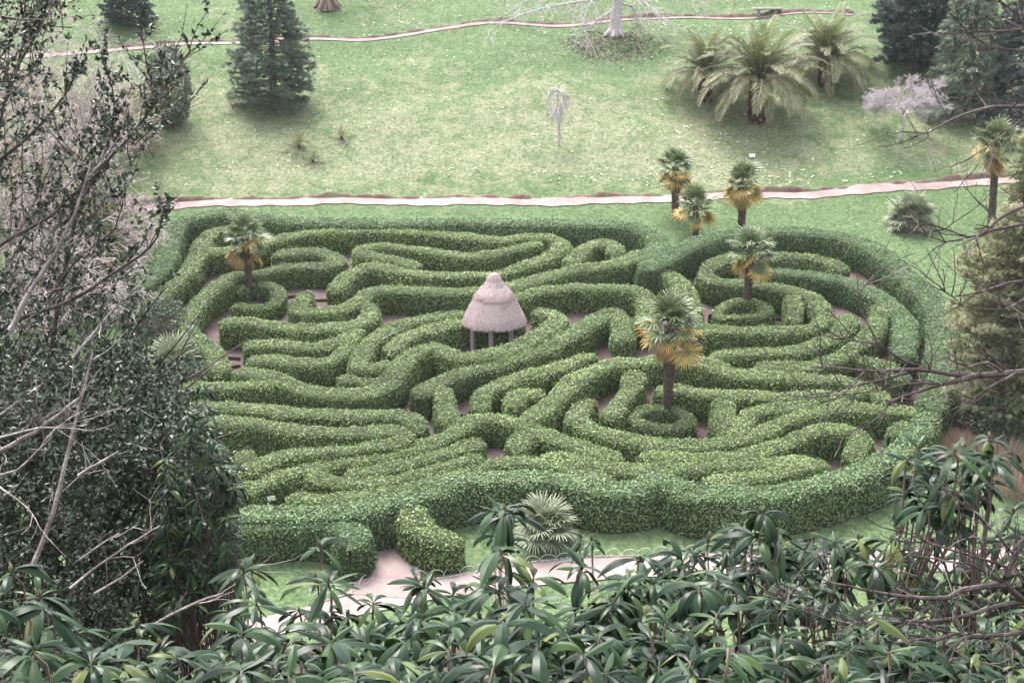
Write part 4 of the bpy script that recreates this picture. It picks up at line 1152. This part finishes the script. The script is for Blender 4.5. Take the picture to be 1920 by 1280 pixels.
def traced_tree(name, label, base, limbs, mat, seed, dens, tw_len, cat='tree', r_tw=0.004, lev=1, up=0.1, trunk=None, group=None, buds=True):
    rn = np.random.default_rng(seed)
    t = thing(name, label, cat, base, group)
    mw = MB(); mt = MB()
    par = dict(levels=2, kids=[3, 2], ratio=0.6, spread=0.7, grav=[up, up], wob=0.12, minr=0.0018, start=0.15)
    if trunk is not None:
        c = spline(np.asarray(trunk), 0.25)
        mt.tube(c, np.interp(np.linspace(0, 1, len(c)), [0, 0.1, 0.6, 1], [0.12, 0.085, 0.05, 0.008]), 8)
        mt.build('trunk', mat, t, True).location = -Vector(base)
    for pts, r0, r1 in limbs:
        P3 = px3(pts, 8.0)
        c = spline(P3, 0.08)
        c = c+np.stack([np.convolve(rn.normal(0, 0.012, len(c)+4), np.ones(5)/5, 'valid')[:len(c)] for _ in range(3)], -1)
        mw.tube(c, np.linspace(r0, r1, len(c)), 6)
        Lc = np.linalg.norm(np.diff(c, axis=0), axis=1).sum()
        for k in range(int(Lc*dens)):
            i = min(int(len(c)*(0.15+0.85*rn.random())), len(c)-2)
            tg = c[i+1]-c[i]; tg /= np.linalg.norm(tg)+1e-9
            sd = rn.normal(size=3); nd = tg*0.75+sd*0.5+np.array([0, 0, up]); nd /= np.linalg.norm(nd)
            branch(mw, c[i], nd, tw_len*rn.uniform(0.4, 1.1), r_tw, 1, par, rn)
    mw.build('branches', mat, t).location = -Vector(base)
    return t


# bare tree on the right whose branches reach in front of the maze
bR = gdepth(2080, 9.0)
trunkR = [bR+np.array([0, 0, -0.2]), P(2090, 1150, 9.0), P(2070, 700, 9.0), P(2080, 300, 9.0), P(2060, -100, 9.0), P(2068, -420, 9.1), P(2050, -700, 9.0)]
traced_tree('bare_tree', 'leafless tree at the right whose dark budded branches reach across the maze', bR, [
    ([(2070, 690, 9), (1980, 700, 8.9), (1920, 700, 8.8), (1883, 704, 8.7), (1824, 706, 8.6), (1781, 700, 8.5), (1719, 692, 8.4), (1648, 696, 8.3), (1578, 692, 8.2), (1523, 688, 8.1)], 0.028, 0.004),
    ([(1883, 704, 8.7), (1852, 680, 8.6), (1815, 688, 8.6), (1770, 668, 8.5)], 0.014, 0.003),
    ([(1840, 702, 8.6), (1781, 717, 8.5), (1723, 733, 8.4), (1668, 755, 8.3), (1656, 774, 8.3), (1613, 805, 8.2)], 0.017, 0.003),
    ([(1750, 694, 8.5), (1695, 676, 8.4), (1648, 647, 8.3), (1570, 633, 8.1)], 0.011, 0.003),
    ([(1648, 647, 8.3), (1629, 610, 8.3), (1609, 555, 8.3), (1640, 520, 8.3)], 0.007, 0.002),
    ([(1719, 692, 8.4), (1640, 715, 8.3), (1560, 735, 8.2), (1500, 742, 8.1)], 0.009, 0.003),
    ([(1781, 717, 8.5), (1700, 722, 8.4), (1620, 738, 8.3), (1530, 745, 8.2)], 0.008, 0.002),
    ([(2075, 400, 9), (1980, 370, 8.8), (1920, 383, 8.7), (1871, 407, 8.6), (1844, 434, 8.5), (1812, 442, 8.4), (1750, 422, 8.3), (1712, 418, 8.2)], 0.018, 0.003),
    ([(1960, 405, 8.8), (1920, 418, 8.7), (1863, 432, 8.6), (1773, 452, 8.4), (1719, 430, 8.3)], 0.012, 0.003),
    ([(2070, 520, 9), (1920, 524, 8.7), (1852, 540, 8.6), (1781, 555, 8.4), (1766, 540, 8.4)], 0.012, 0.002),
    ([(1980, 530, 8.9), (1920, 559, 8.8), (1883, 577, 8.6), (1828, 577, 8.5), (1781, 565, 8.4)], 0.010, 0.002),
    ([(2070, 40, 9), (1990, 50, 8.8), (1920, 52, 8.7), (1815, 56, 8.5), (1747, 58, 8.4), (1699, 64, 8.3)], 0.016, 0.003),
    ([(1980, 110, 8.9), (1920, 94, 8.7), (1852, 86, 8.6), (1807, 52, 8.5), (1792, 30, 8.4)], 0.012, 0.002),
    ([(2080, 190, 9), (1980, 195, 8.9), (1920, 200, 8.8), (1852, 204, 8.6), (1777, 229, 8.5), (1740, 247, 8.4), (1706, 255, 8.3)], 0.020, 0.003),
    ([(1970, 200, 8.9), (1920, 223, 8.8), (1852, 274, 8.6), (1815, 300, 8.5)], 0.009, 0.002),
    ([(2060, -60, 9), (1960, 60, 8.9), (1900, 20, 8.8), (1850, -20, 8.7)], 0.016, 0.004),
    ([(2062, -250, 9), (2000, -360, 8.8), (1930, -420, 8.6)], 0.016, 0.003),
    ([(2066, -350, 9), (2140, -460, 9.3), (2220, -520, 9.6)], 0.016, 0.003),
    ([(2078, 250, 9), (2180, 160, 9.4), (2280, 130, 9.8)], 0.022, 0.003),
    ([(2075, 600, 9), (2190, 520, 9.5), (2300, 500, 10)], 0.022, 0.003),
    ([(1905, 700, 8.7), (1850, 730, 8.6), (1800, 760, 8.5), (1770, 770, 8.5)], 0.009, 0.002),
], M['bark_brown'], 201, 10.0, 0.34, r_tw=0.0048, up=0.12, trunk=trunkR)

# bare shrub low on the right, in front of the rhododendrons
bS = gdepth(2060, 6.2)
traced_tree('bare_shrub', 'tangled leafless shrub with grey forked branches at the lower right', bS, [
    ([(2050, 1300, 6.4), (1990, 1180, 6.3), (1920, 1128, 6.2), (1884, 1092, 6.1), (1891, 1062, 6.1), (1920, 1010, 6.1), (1960, 960, 6.1)], 0.022, 0.008),
    ([(1884, 1092, 6.1), (1805, 1098, 6.0), (1775, 1119, 5.9), (1719, 1122, 5.8), (1662, 1115, 5.7), (1587, 1100, 5.6), (1540, 1085, 5.6)], 0.014, 0.003),
    ([(1990, 1150, 6.3), (1920, 1130, 6.2), (1869, 1134, 6.0), (1775, 1160, 5.9), (1662, 1164, 5.8), (1550, 1160, 5.7), (1437, 1111, 5.6)], 0.013, 0.002),
    ([(2020, 1190, 6.3), (1920, 1182, 6.1), (1850, 1192, 6.0), (1775, 1186, 5.9), (1690, 1168, 5.8), (1600, 1176, 5.7)], 0.012, 0.002),
    ([(1790, 1188, 5.9), (1756, 1201, 5.8), (1662, 1212, 5.7), (1576, 1235, 5.6), (1512, 1242, 5.5)], 0.010, 0.002),
    ([(1840, 1192, 6.0), (1805, 1197, 5.9), (1756, 1239, 5.8), (1700, 1290, 5.7)], 0.010, 0.003),
    ([(1891, 1062, 6.1), (1812, 1040, 6.0), (1740, 1020, 5.9), (1680, 985, 5.9)], 0.008, 0.002),
    ([(1900, 1040, 6.1), (1850, 985, 6.0), (1800, 940, 6.0)], 0.006, 0.002),
    ([(1880, 1090, 6.1), (1820, 1060, 6.0), (1760, 1055, 5.9), (1690, 1040, 5.8)], 0.008, 0.002),
    ([(1920, 1182, 6.1), (1860, 1230, 6.0), (1800, 1270, 5.9)], 0.007, 0.002),
], M['bark_brown'], 202, 18.0, 0.26, cat='shrub', r_tw=0.003, up=0.05)

# pale leaning limbs in the left foreground
bL = gdepth(-60, 12.5)
traced_tree('leaning_tree', 'pale-barked leaning tree with bare limbs crossing the holly at the left', bL, [
    ([(-80, 830, 10.5), (0, 780, 10.3), (37, 755, 10.2), (87, 717, 10.1), (130, 677, 10.0), (160, 640, 10.0), (230, 560, 9.9)], 0.021, 0.006),
    ([(-80, 900, 9.7), (0, 845, 9.6), (75, 800, 9.3), (112, 775, 9.1), (152, 745, 9.0)], 0.021, 0.011),
    ([(-40, 830, 9.5), (0, 820, 9.3), (60, 805, 9.1), (100, 800, 8.9), (180, 805, 8.7), (215, 790, 8.6)], 0.011, 0.002),
    ([(145, 890, 8.5), (187, 867, 8.4), (222, 847, 8.3)], 0.011, 0.008),
    ([(-20, 890, 9.0), (30, 880, 8.9), (70, 845, 8.8), (100, 820, 8.7)], 0.009, 0.004),
    ([(60, 1060, 9.0), (100, 960, 9.0), (125, 870, 9.0), (150, 760, 9.0), (175, 660, 9.0)], 0.019, 0.007),
    ([(130, 1100, 8.3), (180, 1060, 8.3), (240, 1020, 8.2), (300, 985, 8.1)], 0.009, 0.004),
    ([(150, 1050, 8.3), (190, 1020, 8.2), (225, 1000, 8.1)], 0.007, 0.004),
    ([(180, 1110, 7.7), (230, 1080, 7.7), (270, 1050, 7.7)], 0.008, 0.005),
    ([(262, 1190, 8.6), (325, 1150, 8.5), (387, 1120, 8.5), (420, 1110, 8.5)], 0.011, 0.007),
    ([(20, 620, 10.4), (60, 540, 10.4), (100, 480, 10.3), (140, 400, 10.2), (170, 300, 10.1)], 0.025, 0.007),
    ([(-20, 900, 8.9), (60, 960, 8.7), (40, 1000, 8.6)], 0.007, 0.003),
], M['bark_limb'], 203, 5.0, 0.45, r_tw=0.003, up=0.15)


# rhododendrons --------------------------------------------------
def rhodo_leaf(mb, p, az, e0, e1, L, W, tint, rn, roll):
    n = 7; s = np.linspace(0, 1, n)
    el = e0+(e1-e0)*s**0.8
    ds = L/(n-1)
    hx = np.concatenate([[0], np.cumsum(np.cos(el[:-1]))*ds]); hz = np.concatenate([[0], np.cumsum(np.sin(el[:-1]))*ds])
    o = np.array([math.cos(az), math.sin(az), 0]); sd0 = np.array([-math.sin(az), math.cos(az), 0])
    c = p+o*hx[:, None]+np.array([0, 0, 1.0])*hz[:, None]
    up = -np.sin(el)[:, None]*o+np.cos(el)[:, None]*np.array([0, 0, 1.0])
    sd = sd0*math.cos(roll)+up*math.sin(roll)
    wv = W*0.5*np.interp(s, [0, 0.1, 0.2, 0.45, 0.7, 0.88, 1], [0.05, 0.10, 0.55, 1.0, 0.92, 0.5, 0.03])
    wv2 = wv*(1+0.06*np.sin(s*30+az*3))
    ed = -0.36*wv[:, None]*up
    v = np.concatenate([c-sd*wv2[:, None]+ed, c, c, c+sd*wv2[:, None]+ed])      # split along the midrib for a crease
    f = []
    for i in range(n-1):
        f.append([i+1, n+i+1, n+i, i]); f.append([2*n+i+1, 3*n+i+1, 3*n+i, 2*n+i])
    mb.quads(v, f, tint)


def whorl(ml, p, size, rn, droop, n=None):
    n = n or rn.integers(7, 14)
    a0 = rn.random()*6.28; tilt = rn.uniform(0, 0.55); ta = rn.random()*6.28
    for k in range(n):
        az = a0+k*2*math.pi/n*1.0+rn.uniform(-0.5, 0.5)
        inner = rn.random() < 0.25
        if rn.random() < 0.10: continue
        tlt = tilt*math.cos(az-ta)
        e0 = tlt+R(rn.uniform(-15, 32) if not inner else rn.uniform(25, 60))
        e1 = R(-min(droop*rn.uniform(0.75, 1.4), 98)) if not inner else R(rn.uniform(-50, 20))
        L = size*rn.uniform(0.62, 1.15)*(0.65 if inner else 1)
        rhodo_leaf(ml, p+np.array([0, 0, rn.uniform(-0.35, 0.02)*size*0.4]), az, e0, e1, L, L*rn.uniform(0.19, 0.265), float(np.clip(rn.normal(0.45, 0.28)+(0.6 if rn.random() < 0.02 else 0), 0, 1)), rn, rn.uniform(-0.5, 0.5))


BUD = None


def rhododendron(label, stem_px, whorls, seed, dbase, size=0.205, droop=64, name='rhododendron', nbud=2, stem=1.0, smat='bark_tan'):
    """whorls: list of (px, py, depth, scale)"""
    global BUD
    rn = np.random.default_rng(seed)
    base = gdepth(stem_px, dbase)
    t = thing(name, label, 'shrub', base, 'rhododendrons along the bottom of the view')
    ml = MB(); mw = MB()
    budspots = []
    tops = np.array([P(a, b, d) for a, b, d, _ in whorls]); xs_ = np.quantile(tops[:, 0], np.linspace(0.1, 0.9, max(1, len(tops)//9)))
    hubs = [np.array([x_, tops[:, 1].mean(), base[2]+0.55*(np.median(tops[:, 2])-base[2])]) for x_ in xs_]
    for (a, b, d, s) in whorls:
        p = P(a, b, d)
        whorl(ml, p, size*s, rn, droop*rn.uniform(0.7, 1.25))
        if rn.random() < 0.55:
            whorl(ml, p-np.array([0, 0, rn.uniform(0.09, 0.16)]), size*s*0.95, rn, droop*1.2, rn.integers(3, 7))
        hgt = p[2]-base[2]
        q1 = p-np.array([0, 0, 0.22])+rn.normal(0, 0.02, 3)
        hb = hubs[int(np.argmin([abs(h_[0]-p[0]) for h_ in hubs]))]
        q2 = hb+rn.normal(0, 0.02, 3); q2[2] = min(q2[2], p[2]-0.3*(p[2]-base[2]))
        q0 = base+(hb-base)*np.array([0.35, 0.35, 0])+np.array([rn.normal(0, 0.03), rn.normal(0, 0.03), -0.1])
        c = spline(np.array([q0, q2, q1, p]), 0.15)
        mw.tube(c, np.linspace(0.016, 0.0045, len(c))*stem, 5)
        budspots.append((b, p))
    ml.build('leaves', M['rhodo'], t, True).location = -Vector(base)
    mw.build('stems', M[smat], t, True).location = -Vector(base)
    if BUD is None:
        mb = MB(); mb.lathe([(0.0, -0.004), (0.006, 0.0), (0.011, 0.012), (0.010, 0.024), (0.005, 0.036), (0.0, 0.042)], n=8)
        o = mb.build('flower_bud', M['bud'], None, True); BUD = o.data; bpy.data.objects.remove(o)
    budspots.sort(key=lambda x: x[0])
    for b, p in budspots[:nbud]:
        o = bpy.data.objects.new('flower_bud', BUD); COL.objects.link(o); o.parent = t
        o.location = Vector(p-base)+Vector((0, 0, 0.0)); o.rotation_euler = (rn.uniform(-.3, .3), rn.uniform(-.3, .3), 0); o.scale = (0.9,)*3


def fill(x0, x1, top, seed, n, ymax=1330, dn=4.6, df=7.6):
    rn = np.random.default_rng(seed); out = []
    tx = [a for a, _ in top]; ty = [b for _, b in top]
    for _ in range(n):
        a = rn.uniform(x0, x1); tp = np.interp(a, tx, ty)
        b = tp+(ymax-tp)*rn.random()**0.85
        f = np.clip((b-1040)/280, 0, 1)
        out.append((a, b, df+(dn-df)*f+rn.uniform(-0.35, 0.6), rn.uniform(0.85, 1.1)))
    return out


rhododendron('droopy rhododendron in the bottom left corner with a tall leafy shoot', 90,
             [(20, 1072, 5.6, 1.0), (90, 1140, 5.6, 1.0), (75, 1118, 6.2, 0.9), (140, 1180, 5.8, 1.0), (-30, 1130, 5.4, 1)] + fill(-60, 240, [(-60, 1170), (60, 1185), (160, 1200), (240, 1225)], 301, 20, df=6.2), 301, 6.3)
rhododendron('low rhododendron between the corner clump and the holly foot', 320,
             [(255, 1172, 6.0, 1.0), (300, 1210, 5.6, 1.0), (330, 1230, 5.2, 1), (420, 1238, 5.0, 1), (220, 1240, 5.0, 1)] + fill(210, 440, [(210, 1225), (330, 1235), (440, 1190)], 302, 18, df=6.2), 302, 6.0)
rhododendron('rhododendron with two tall drooping shoots in front of the pink path', 560,
             [(455, 1066, 6.6, 1.0), (470, 1062, 7.2, 0.9), (600, 1024, 6.3, 1.0), (592, 1085, 6.2, 1.0), (615, 1092, 6.0, 1.0), (480, 1130, 6.2, 1.0), (520, 1185, 5.6, 1.0), (620, 1200, 5.2, 1.0), (700, 1130, 6.0, 0.8), (690, 1205, 5.4, 1.0), (440, 1150, 6.4, 1), (560, 1140, 6.4, 0.8), (650, 1150, 6.0, 0.9)] + fill(410, 740, [(410, 1165), (520, 1180), (620, 1185), (740, 1165)], 303, 34, df=6.4), 303, 6.2, nbud=4)
rhododendron('rhododendron left of the tallest shoot, framing the pink path', 830,
             [(780, 1090, 6.4, 1.0), (795, 1098, 6.1, 0.9), (850, 1110, 6.6, 0.9), (820, 1190, 5.4, 1), (760, 1195, 5.3, 1), (870, 1160, 5.8, 1)] + fill(730, 900, [(730, 1165), (800, 1150), (900, 1120)], 304, 22, df=6.6), 304, 6.3)
rhododendron('tallest middle rhododendron with stacked whorls before the shrub palm', 950,
             [(945, 958, 6.2, 1.0), (930, 955, 6.6, 0.8), (960, 960, 6.4, 0.8), (938, 1030, 5.7, 1.15), (950, 1035, 6.0, 1.0), (1000, 1085, 5.8, 0.9), (945, 1165, 4.9, 1.15), (905, 1110, 6.0, 1), (985, 1130, 5.2, 1.1), (1010, 1200, 4.9, 1.15)] + fill(890, 1060, [(890, 1120), (950, 1100), (1060, 1125)], 305, 27, df=6.2), 305, 6.0, size=0.205)
rhododendron('rhododendron with an upright fresh shoot beside the tallest shoot', 1140,
             [(1090, 1008, 7.4, 0.55), (1110, 1012, 7.2, 0.55), (1092, 1062, 6.4, 1.05), (1200, 1042, 6.2, 1.05), (1180, 1090, 6.0, 1), (1095, 1225, 4.9, 1.1), (1220, 1190, 5.2, 1.1), (1150, 1130, 5.8, 1)] + fill(1050, 1260, [(1050, 1110), (1130, 1095), (1200, 1080), (1260, 1080)], 306, 37, df=6.6), 306, 6.3)
rhododendron('rhododendron with fat pale buds right of the middle', 1330,
             [(1270, 1030, 7.2, 0.9), (1310, 1098, 5.8, 1.05), (1330, 1008, 7.6, 0.9), (1360, 1045, 7.0, 0.9), (1420, 1000, 6.8, 1.0), (1390, 985, 7.2, 0.9), (1430, 960, 6.8, 1.05), (1455, 1000, 6.8, 1), (1365, 1215, 5.0, 1.1), (1345, 1150, 5.6, 1), (1280, 1050, 7.0, 1), (1225, 1062, 7.0, 1), (1255, 1040, 7.2, .9), (1300, 1035, 7.3, 1), (1375, 1015, 7.4, 1), (1400, 1035, 7.0, 1), (1460, 1030, 7.2, 1), (1440, 1050, 6.8, 1)] + fill(1240, 1480, [(1240, 1075), (1330, 1045), (1430, 1010), (1480, 1010)], 307, 52, df=7.2), 307, 6.8, nbud=5)
rhododendron('rhododendron behind the tangled leafless shrub', 1600,
             [(1500, 1020, 7.4, 0.9), (1565, 1018, 6.6, 0.95), (1610, 1010, 7.0, 0.95), (1670, 1015, 6.8, 1), (1540, 1040, 7.0, 1), (1640, 1060, 6.6, 1), (1480, 1035, 7.2, 1), (1525, 1010, 7.4, 1), (1590, 1030, 7.0, 1), (1630, 1025, 7.3, 1), (1700, 1040, 7, 1), (1580, 1060, 6.8, 1), (1500, 1065, 6.8, 1)] + fill(1460, 1720, [(1460, 1020), (1560, 1030), (1720, 1030)], 308, 52, df=7.2), 308, 7.0)
rhododendron('tall rhododendron with a brown bare stem and pale-green leaves at the right', 1800,
             [(1722, 842, 7.2, 1.0), (1700, 860, 7.0, 0.95), (1790, 848, 6.8, 1.05), (1855, 822, 7.0, 1.1), (1740, 905, 7.0, 1.05), (1790, 920, 6.9, 1.05), (1850, 880, 7.2, 1), (1720, 930, 7.1, 1.0), (1760, 965, 7.2, 1), (1830, 930, 7.3, 1.0), (1700, 925, 7.2, 0.9), (1870, 850, 7.4, 1), (1770, 880, 7.1, 1), (1820, 870, 7.2, 1), (1715, 890, 7.4, 1), (1755, 930, 7.4, 1), (1805, 895, 7.4, 1), (1840, 905, 7.0, 1), (1735, 950, 6.9, 1), (1780, 960, 7.0, 1), (1860, 860, 6.9, 1), (1810, 840, 7.3, .9), (1755, 860, 7.3, 1), (1800, 985, 7.1, 1)], 309, 7.2, droop=66, nbud=4)
rhododendron('rhododendron filling the bottom right corner', 1850,
             [(1900, 960, 7.6, 1.0), (1880, 1010, 7.4, 1), (1815, 1060, 7.4, 1), (1910, 1070, 7.0, 1)] + fill(1700, 1980, [(1700, 1030), (1800, 1020), (1980, 980)], 310, 59, df=7.8, dn=5.2), 310, 7.4)
# drooping evergreen with big leaves at the holly's edge, further back
rw = []
rr_ = np.random.default_rng(320)
for _ in range(190):
    a = rr_.uniform(300, 440); lo = np.interp(a, [290, 335, 385, 440], [900, 790, 725, 890]); hi = np.interp(a, [290, 400, 440], [1150, 1130, 1010])
    rw.append((a, rr_.uniform(lo, hi), rr_.uniform(9.3, 11.0), rr_.uniform(0.85, 1.1)))
rhododendron('large-leaved rhododendron growing through the right edge of the holly', 380, rw, 320, 11.5, size=0.15, droop=66, stem=0.45, smat='bark_brown')


# ------------------------------------------------------------------ small things
def hoops():
    mb = MB(); a = np.linspace(0, math.pi, 13)
    mb.tube(np.stack([0.34*np.cos(a), 0*a, -0.05+0.34*np.sin(a)], -1), 0.013, 5)
    proto = mb.build('hoop', M['hoop'])
    first = [True]

    def lay(px, label, group, sp, sc, n):
        c = spline(np.array([U(*q)[:2] for q in px]), 0.1)
        seg = np.concatenate([[0], np.cumsum(np.linalg.norm(np.diff(c, axis=0), axis=1))])
        s = 0.0; k = 0
        while s < seg[-1] and k < n:
            x, y = np.interp(s, seg, c[:, 0]), np.interp(s, seg, c[:, 1])
            x2, y2 = np.interp(s+0.2, seg, c[:, 0]), np.interp(s+0.2, seg, c[:, 1])
            if first[0]: o = proto; first[0] = False
            else: o = proto.copy(); COL.objects.link(o)
            o.location = (x, y, float(g(x, y))); o.rotation_euler = (random.uniform(-.12, .12), 0, math.atan2(y2-y, x2-x)+random.uniform(-.1, .1))
            o.scale = (sc, sc, sc*random.uniform(0.9, 1.1))
            tag(o, label, 'hoop', group); s += sp; k += 1
    lay([(786, 1083), (830, 1080), (880, 1072), (1000, 1054), (1150, 1042), (1300, 1034), (1480, 1028), (1650, 1020)], 'pale cane hoop edging the front lawn strip above the pink path', 'hoops along the front lawn strip', 0.62, 1.0, 40)
    lay([(600, 1122), (640, 1112), (672, 1098), (692, 1082)], 'pale cane hoop at the corner of the small lawn left of the pink path', 'hoops left of the pink path', 0.6, 1.0, 8)
    lay([(560, 70), (700, 60), (860, 50), (1000, 41)], 'faint cane hoop along the bank of the upper path', 'hoops along the upper path', 0.8, 1.1, 30)
    lay([(1250, 30), (1340, 27), (1410, 25)], 'faint cane hoop left of the stone bench', 'hoops left of the bench', 0.8, 1.2, 12)
    lay([(1475, 26), (1560, 26), (1650, 26)], 'faint cane hoop right of the stone bench', 'hoops right of the bench', 0.8, 1.2, 12)


hoops()


def bench():
    b = U(1438, 30)
    t = thing('stone_bench', 'low grey stone bench beside the upper path at the top right', 'bench', b)
    mb = MB(); mb.box((0, 0, 0.50), (1.05, 0.24, 0.06), bev=0.02); mb.build('seat', M['bench'], t)
    for x in (-0.62, 0.62):
        mb = MB(); mb.box((x, 0, 0.2), (0.10, 0.17, 0.24), bev=0.015); mb.build('leg', M['bench'], t)


bench()


def plant_label(px, py, label, w_, hgt, ang):
    b = U(px, py)
    t = thing('plant_label', label, 'label', b, 'white plant labels')
    mb = MB(); mb.box((0, 0, hgt/2), (0.012, 0.006, hgt/2+0.05), bev=0.002); mb.build('stake', M['iron'], t)
    mb = MB(); ax = np.array([[1, 0, 0], [0, math.cos(ang), math.sin(ang)], [0, -math.sin(ang), math.cos(ang)]])
    mb.box((0, -0.02, hgt), (w_, 0.11, 0.006), ax, bev=0.003); mb.build('label_plate', M['card'], t)


plant_label(1410, 298, 'small white plant label on the slope behind the palm trio', 0.17, 0.22, 0.7)


def white_sign(px, py, d_off, label):
    b = U(px, py)
    t = thing('white_sign', label, 'sign', b, 'white cards in the hedges')
    mb = MB(); mb.box((0, 0, 0.7), (0.02, 0.02, 0.78), bev=0.004); mb.build('stake', M['iron'], t)
    mb = MB(); mb.box((0, -0.03, 1.42), (0.15, 0.006, 0.11), np.array([[0.98, 0.1, 0.15], [-0.1, 0.95, 0.3], [-0.15, -0.3, 0.94]]), bev=0.002); mb.build('card', M['card'], t)


white_sign(513, 996, 0, 'small white card standing up in the gap of the lower left hedge rows')
white_sign(362, 668, 0, 'small white card standing by the left steps in the hedge')


def scatter_ground(name, label, n, region, mat, L, W, up, kind='stuff', mask=None, lie=False, tuft=1, tint=None):
    x = rng.uniform(region[0], region[1], n); y = rng.uniform(region[2], region[3], n)
    if mask is not None:
        k = mask(x, y); x, y = x[k], y[k]
    x = np.repeat(x, tuft)+rng.normal(0, 0.04, len(x)*tuft); y = np.repeat(y, tuft)+rng.normal(0, 0.04, len(y)*tuft)
    m = len(x); pos = np.stack([x, y, g(x, y)], -1)
    ax = rand_dirs(m); ax[:, 2] = np.abs(ax[:, 2])*up+(0.02 if lie else 0.3)
    nn = np.stack([0*x, 0*x, 1+0*x], -1)+rand_dirs(m)*(0.3 if lie else 1.0)
    mb = MB(); pos[:, 2] += 0.03 if lie else -0.01
    mb.leaves(pos, ax, nn, rng.uniform(0.6, 1.3, m)*L, rng.uniform(0.7, 1.2, m)*W, tint(x, y) if tint else rng.random(m))
    return tag(mb.build(name, mat), label, name.replace('_', ' '), None, kind)


front_lawn_c = spline(np.array([U(*q)[:2] for q in front_px]), 0.5)
lane_c = spline(np.array([U(*q)[:2] for q in lane_px]), 0.5)
upper_c = spline(np.array([U(*q)[:2] for q in upper_px]), 0.5)
ent_c = np.array([U(*q)[:2] for q in [(715, 985), (722, 1012), (727, 1045), (722, 1085), (712, 1120)]])


def clear(x, y):
    ok = ~inside(ring, x, y)
    for c, w_ in ((front_lawn_c, 0.66), (lane_c, 0.42), (upper_c, 0.6), (ent_c, 1.0)):
        for i0 in range(0, len(x), 20000):
            s = slice(i0, i0+20000)
            dd = ((x[s, None]-c[None, :, 0])**2+(y[s, None]-c[None, :, 1])**2).min(1)
            ok[s] &= dd > w_**2
    return ok


def gtint(x, y):
    p = np.stack([x, y, 0*x], -1)
    return np.clip(0.38+0.22*lump(p, 0.35)+0.12*np.clip((y-80)/5, 0, 1)+rng.normal(0, 0.2, len(x)), 0, 1)


scatter_ground('grass', 'rough green and straw grass on the banks and lawns', 60000, (-34, 40, 40, 112), M['blade'], 0.085, 0.022, 2.2, mask=clear, tuft=4, tint=gtint)


def primrose_mask(x, y):
    p = np.stack([x, y, 0*x], -1)
    dens = 0.05+1.3*np.clip(lump(p, 0.4)*0.6+lump(p, 1.5)*0.7-0.2, 0, 1)*1.4*np.clip(0.5+(x+5)/25, 0.3, 1.3)
    return clear(x, y) & (y > 83) & (rng.random(len(x)) < dens)


scatter_ground('primroses', 'pale yellow primroses dotted over the upper slope', 9000, (-34, 38, 83, 111), M['petal'], 0.115, 0.11, 0.3, mask=primrose_mask, lie=True, tuft=3)


def litter_mask(x, y):
    return ((x-lc[0])/3.2)**2+((y-lc[1])/1.9)**2 < 1+0.5*rng.normal(size=len(x))


lc = U(1150, 84)
scatter_ground('leaf_litter', 'purplish fallen leaves under the big bare tree', 7000, (lc[0]-5, lc[0]+5, lc[1]-3.5, lc[1]+3.5), M['litter'], 0.16, 0.10, 0.15, mask=litter_mask, lie=True)


def dry_clump(px, py, h_px, label, seed, n=900, spread=0.5):
    b = U(px, py); d = depth(b); H = h_px*d/FPX
    rn = np.random.default_rng(seed)
    pos = np.stack([rn.normal(0, spread, n)*0.5, rn.normal(0, spread, n)*0.5, np.full(n, -0.02)], -1)
    ax = np.stack([rn.normal(0, 0.28, n), rn.normal(0, 0.28, n), np.ones(n)], -1)+pos*np.array([0.5, 0.5, 0])
    mb = MB(); mb.leaves(pos, ax, rand_dirs(n), H*rn.uniform(0.5, 1.1, n), 0.02, rn.random(n))
    o = mb.build('dry_grass_clump', M['drygrass']); o.location = tuple(b)
    tag(o, label, 'grass clump', 'dry grasses by the right edge of the maze')


for i, (a, b_, h_, lb) in enumerate([(1830, 800, 48, 'reddish dry grass clump nearest the golden conifer foot'), (1800, 838, 40, 'pinkish dry grass clump touching the outer hedge'), (1880, 870, 62, 'tall straw-coloured grass clump at the right edge'),
                                     (1908, 930, 70, 'tallest straw grass clump behind the right rhododendron'), (1770, 860, 34, 'low dry grass clump below the outer hedge corner'), (1845, 860, 40, 'dry grass clump midway along the right border')]):
    dry_clump(a, b_, h_, lb, 400+i, 1100, 0.75)


def edging():
    for px, lb in ((([(784, 1089), (840, 1085), (900, 1073), (1000, 1056), (1150, 1045), (1300, 1040)]), 'row of small cobbles edging the front lawn strip along the pink path'),
                   (([(590, 1134), (640, 1120), (680, 1102), (698, 1085), (700, 1060)]), 'row of small cobbles edging the small lawn left of the pink path')):
        c = spline(np.array([U(*q)[:2] for q in px]), 0.11)
        mb = MB()
        for x, y in c:
            z = float(g(x, y)); r = random.uniform(0.045, 0.07)
            mb.lathe([(0.0, r*1.0), (r*0.7, r*0.8), (r, r*0.2), (r*0.95, -r)], (x+random.uniform(-.015, .015), y+random.uniform(-.015, .015), z+0.05), 7, wob=0.08)
        o = mb.build('stone_edging', M['cobble'], None, True); tag(o, lb, 'edging')


edging()


# ------------------------------------------------------------------ damp air
def haze():
    mb = MB(); mb.box((0, 88, 29), (150, 118, 30.5))
    o = mb.build('haze', None or M['haze']); o['kind'] = 'stuff'


m = bpy.data.materials.new('damp_air'); m.use_nodes = True
t_ = m.node_tree; t_.nodes.remove(t_.nodes['Principled BSDF'])
pv = t_.nodes.new('ShaderNodeVolumePrincipled')
pv.inputs['Color'].default_value = (0.93, 0.94, 0.96, 1)
pv.inputs['Density'].default_value = 0.00016
pv.inputs['Anisotropy'].default_value = 0.2
t_.links.new(pv.outputs[0], t_.nodes['Material Output'].inputs['Volume'])
M['haze'] = m
haze()
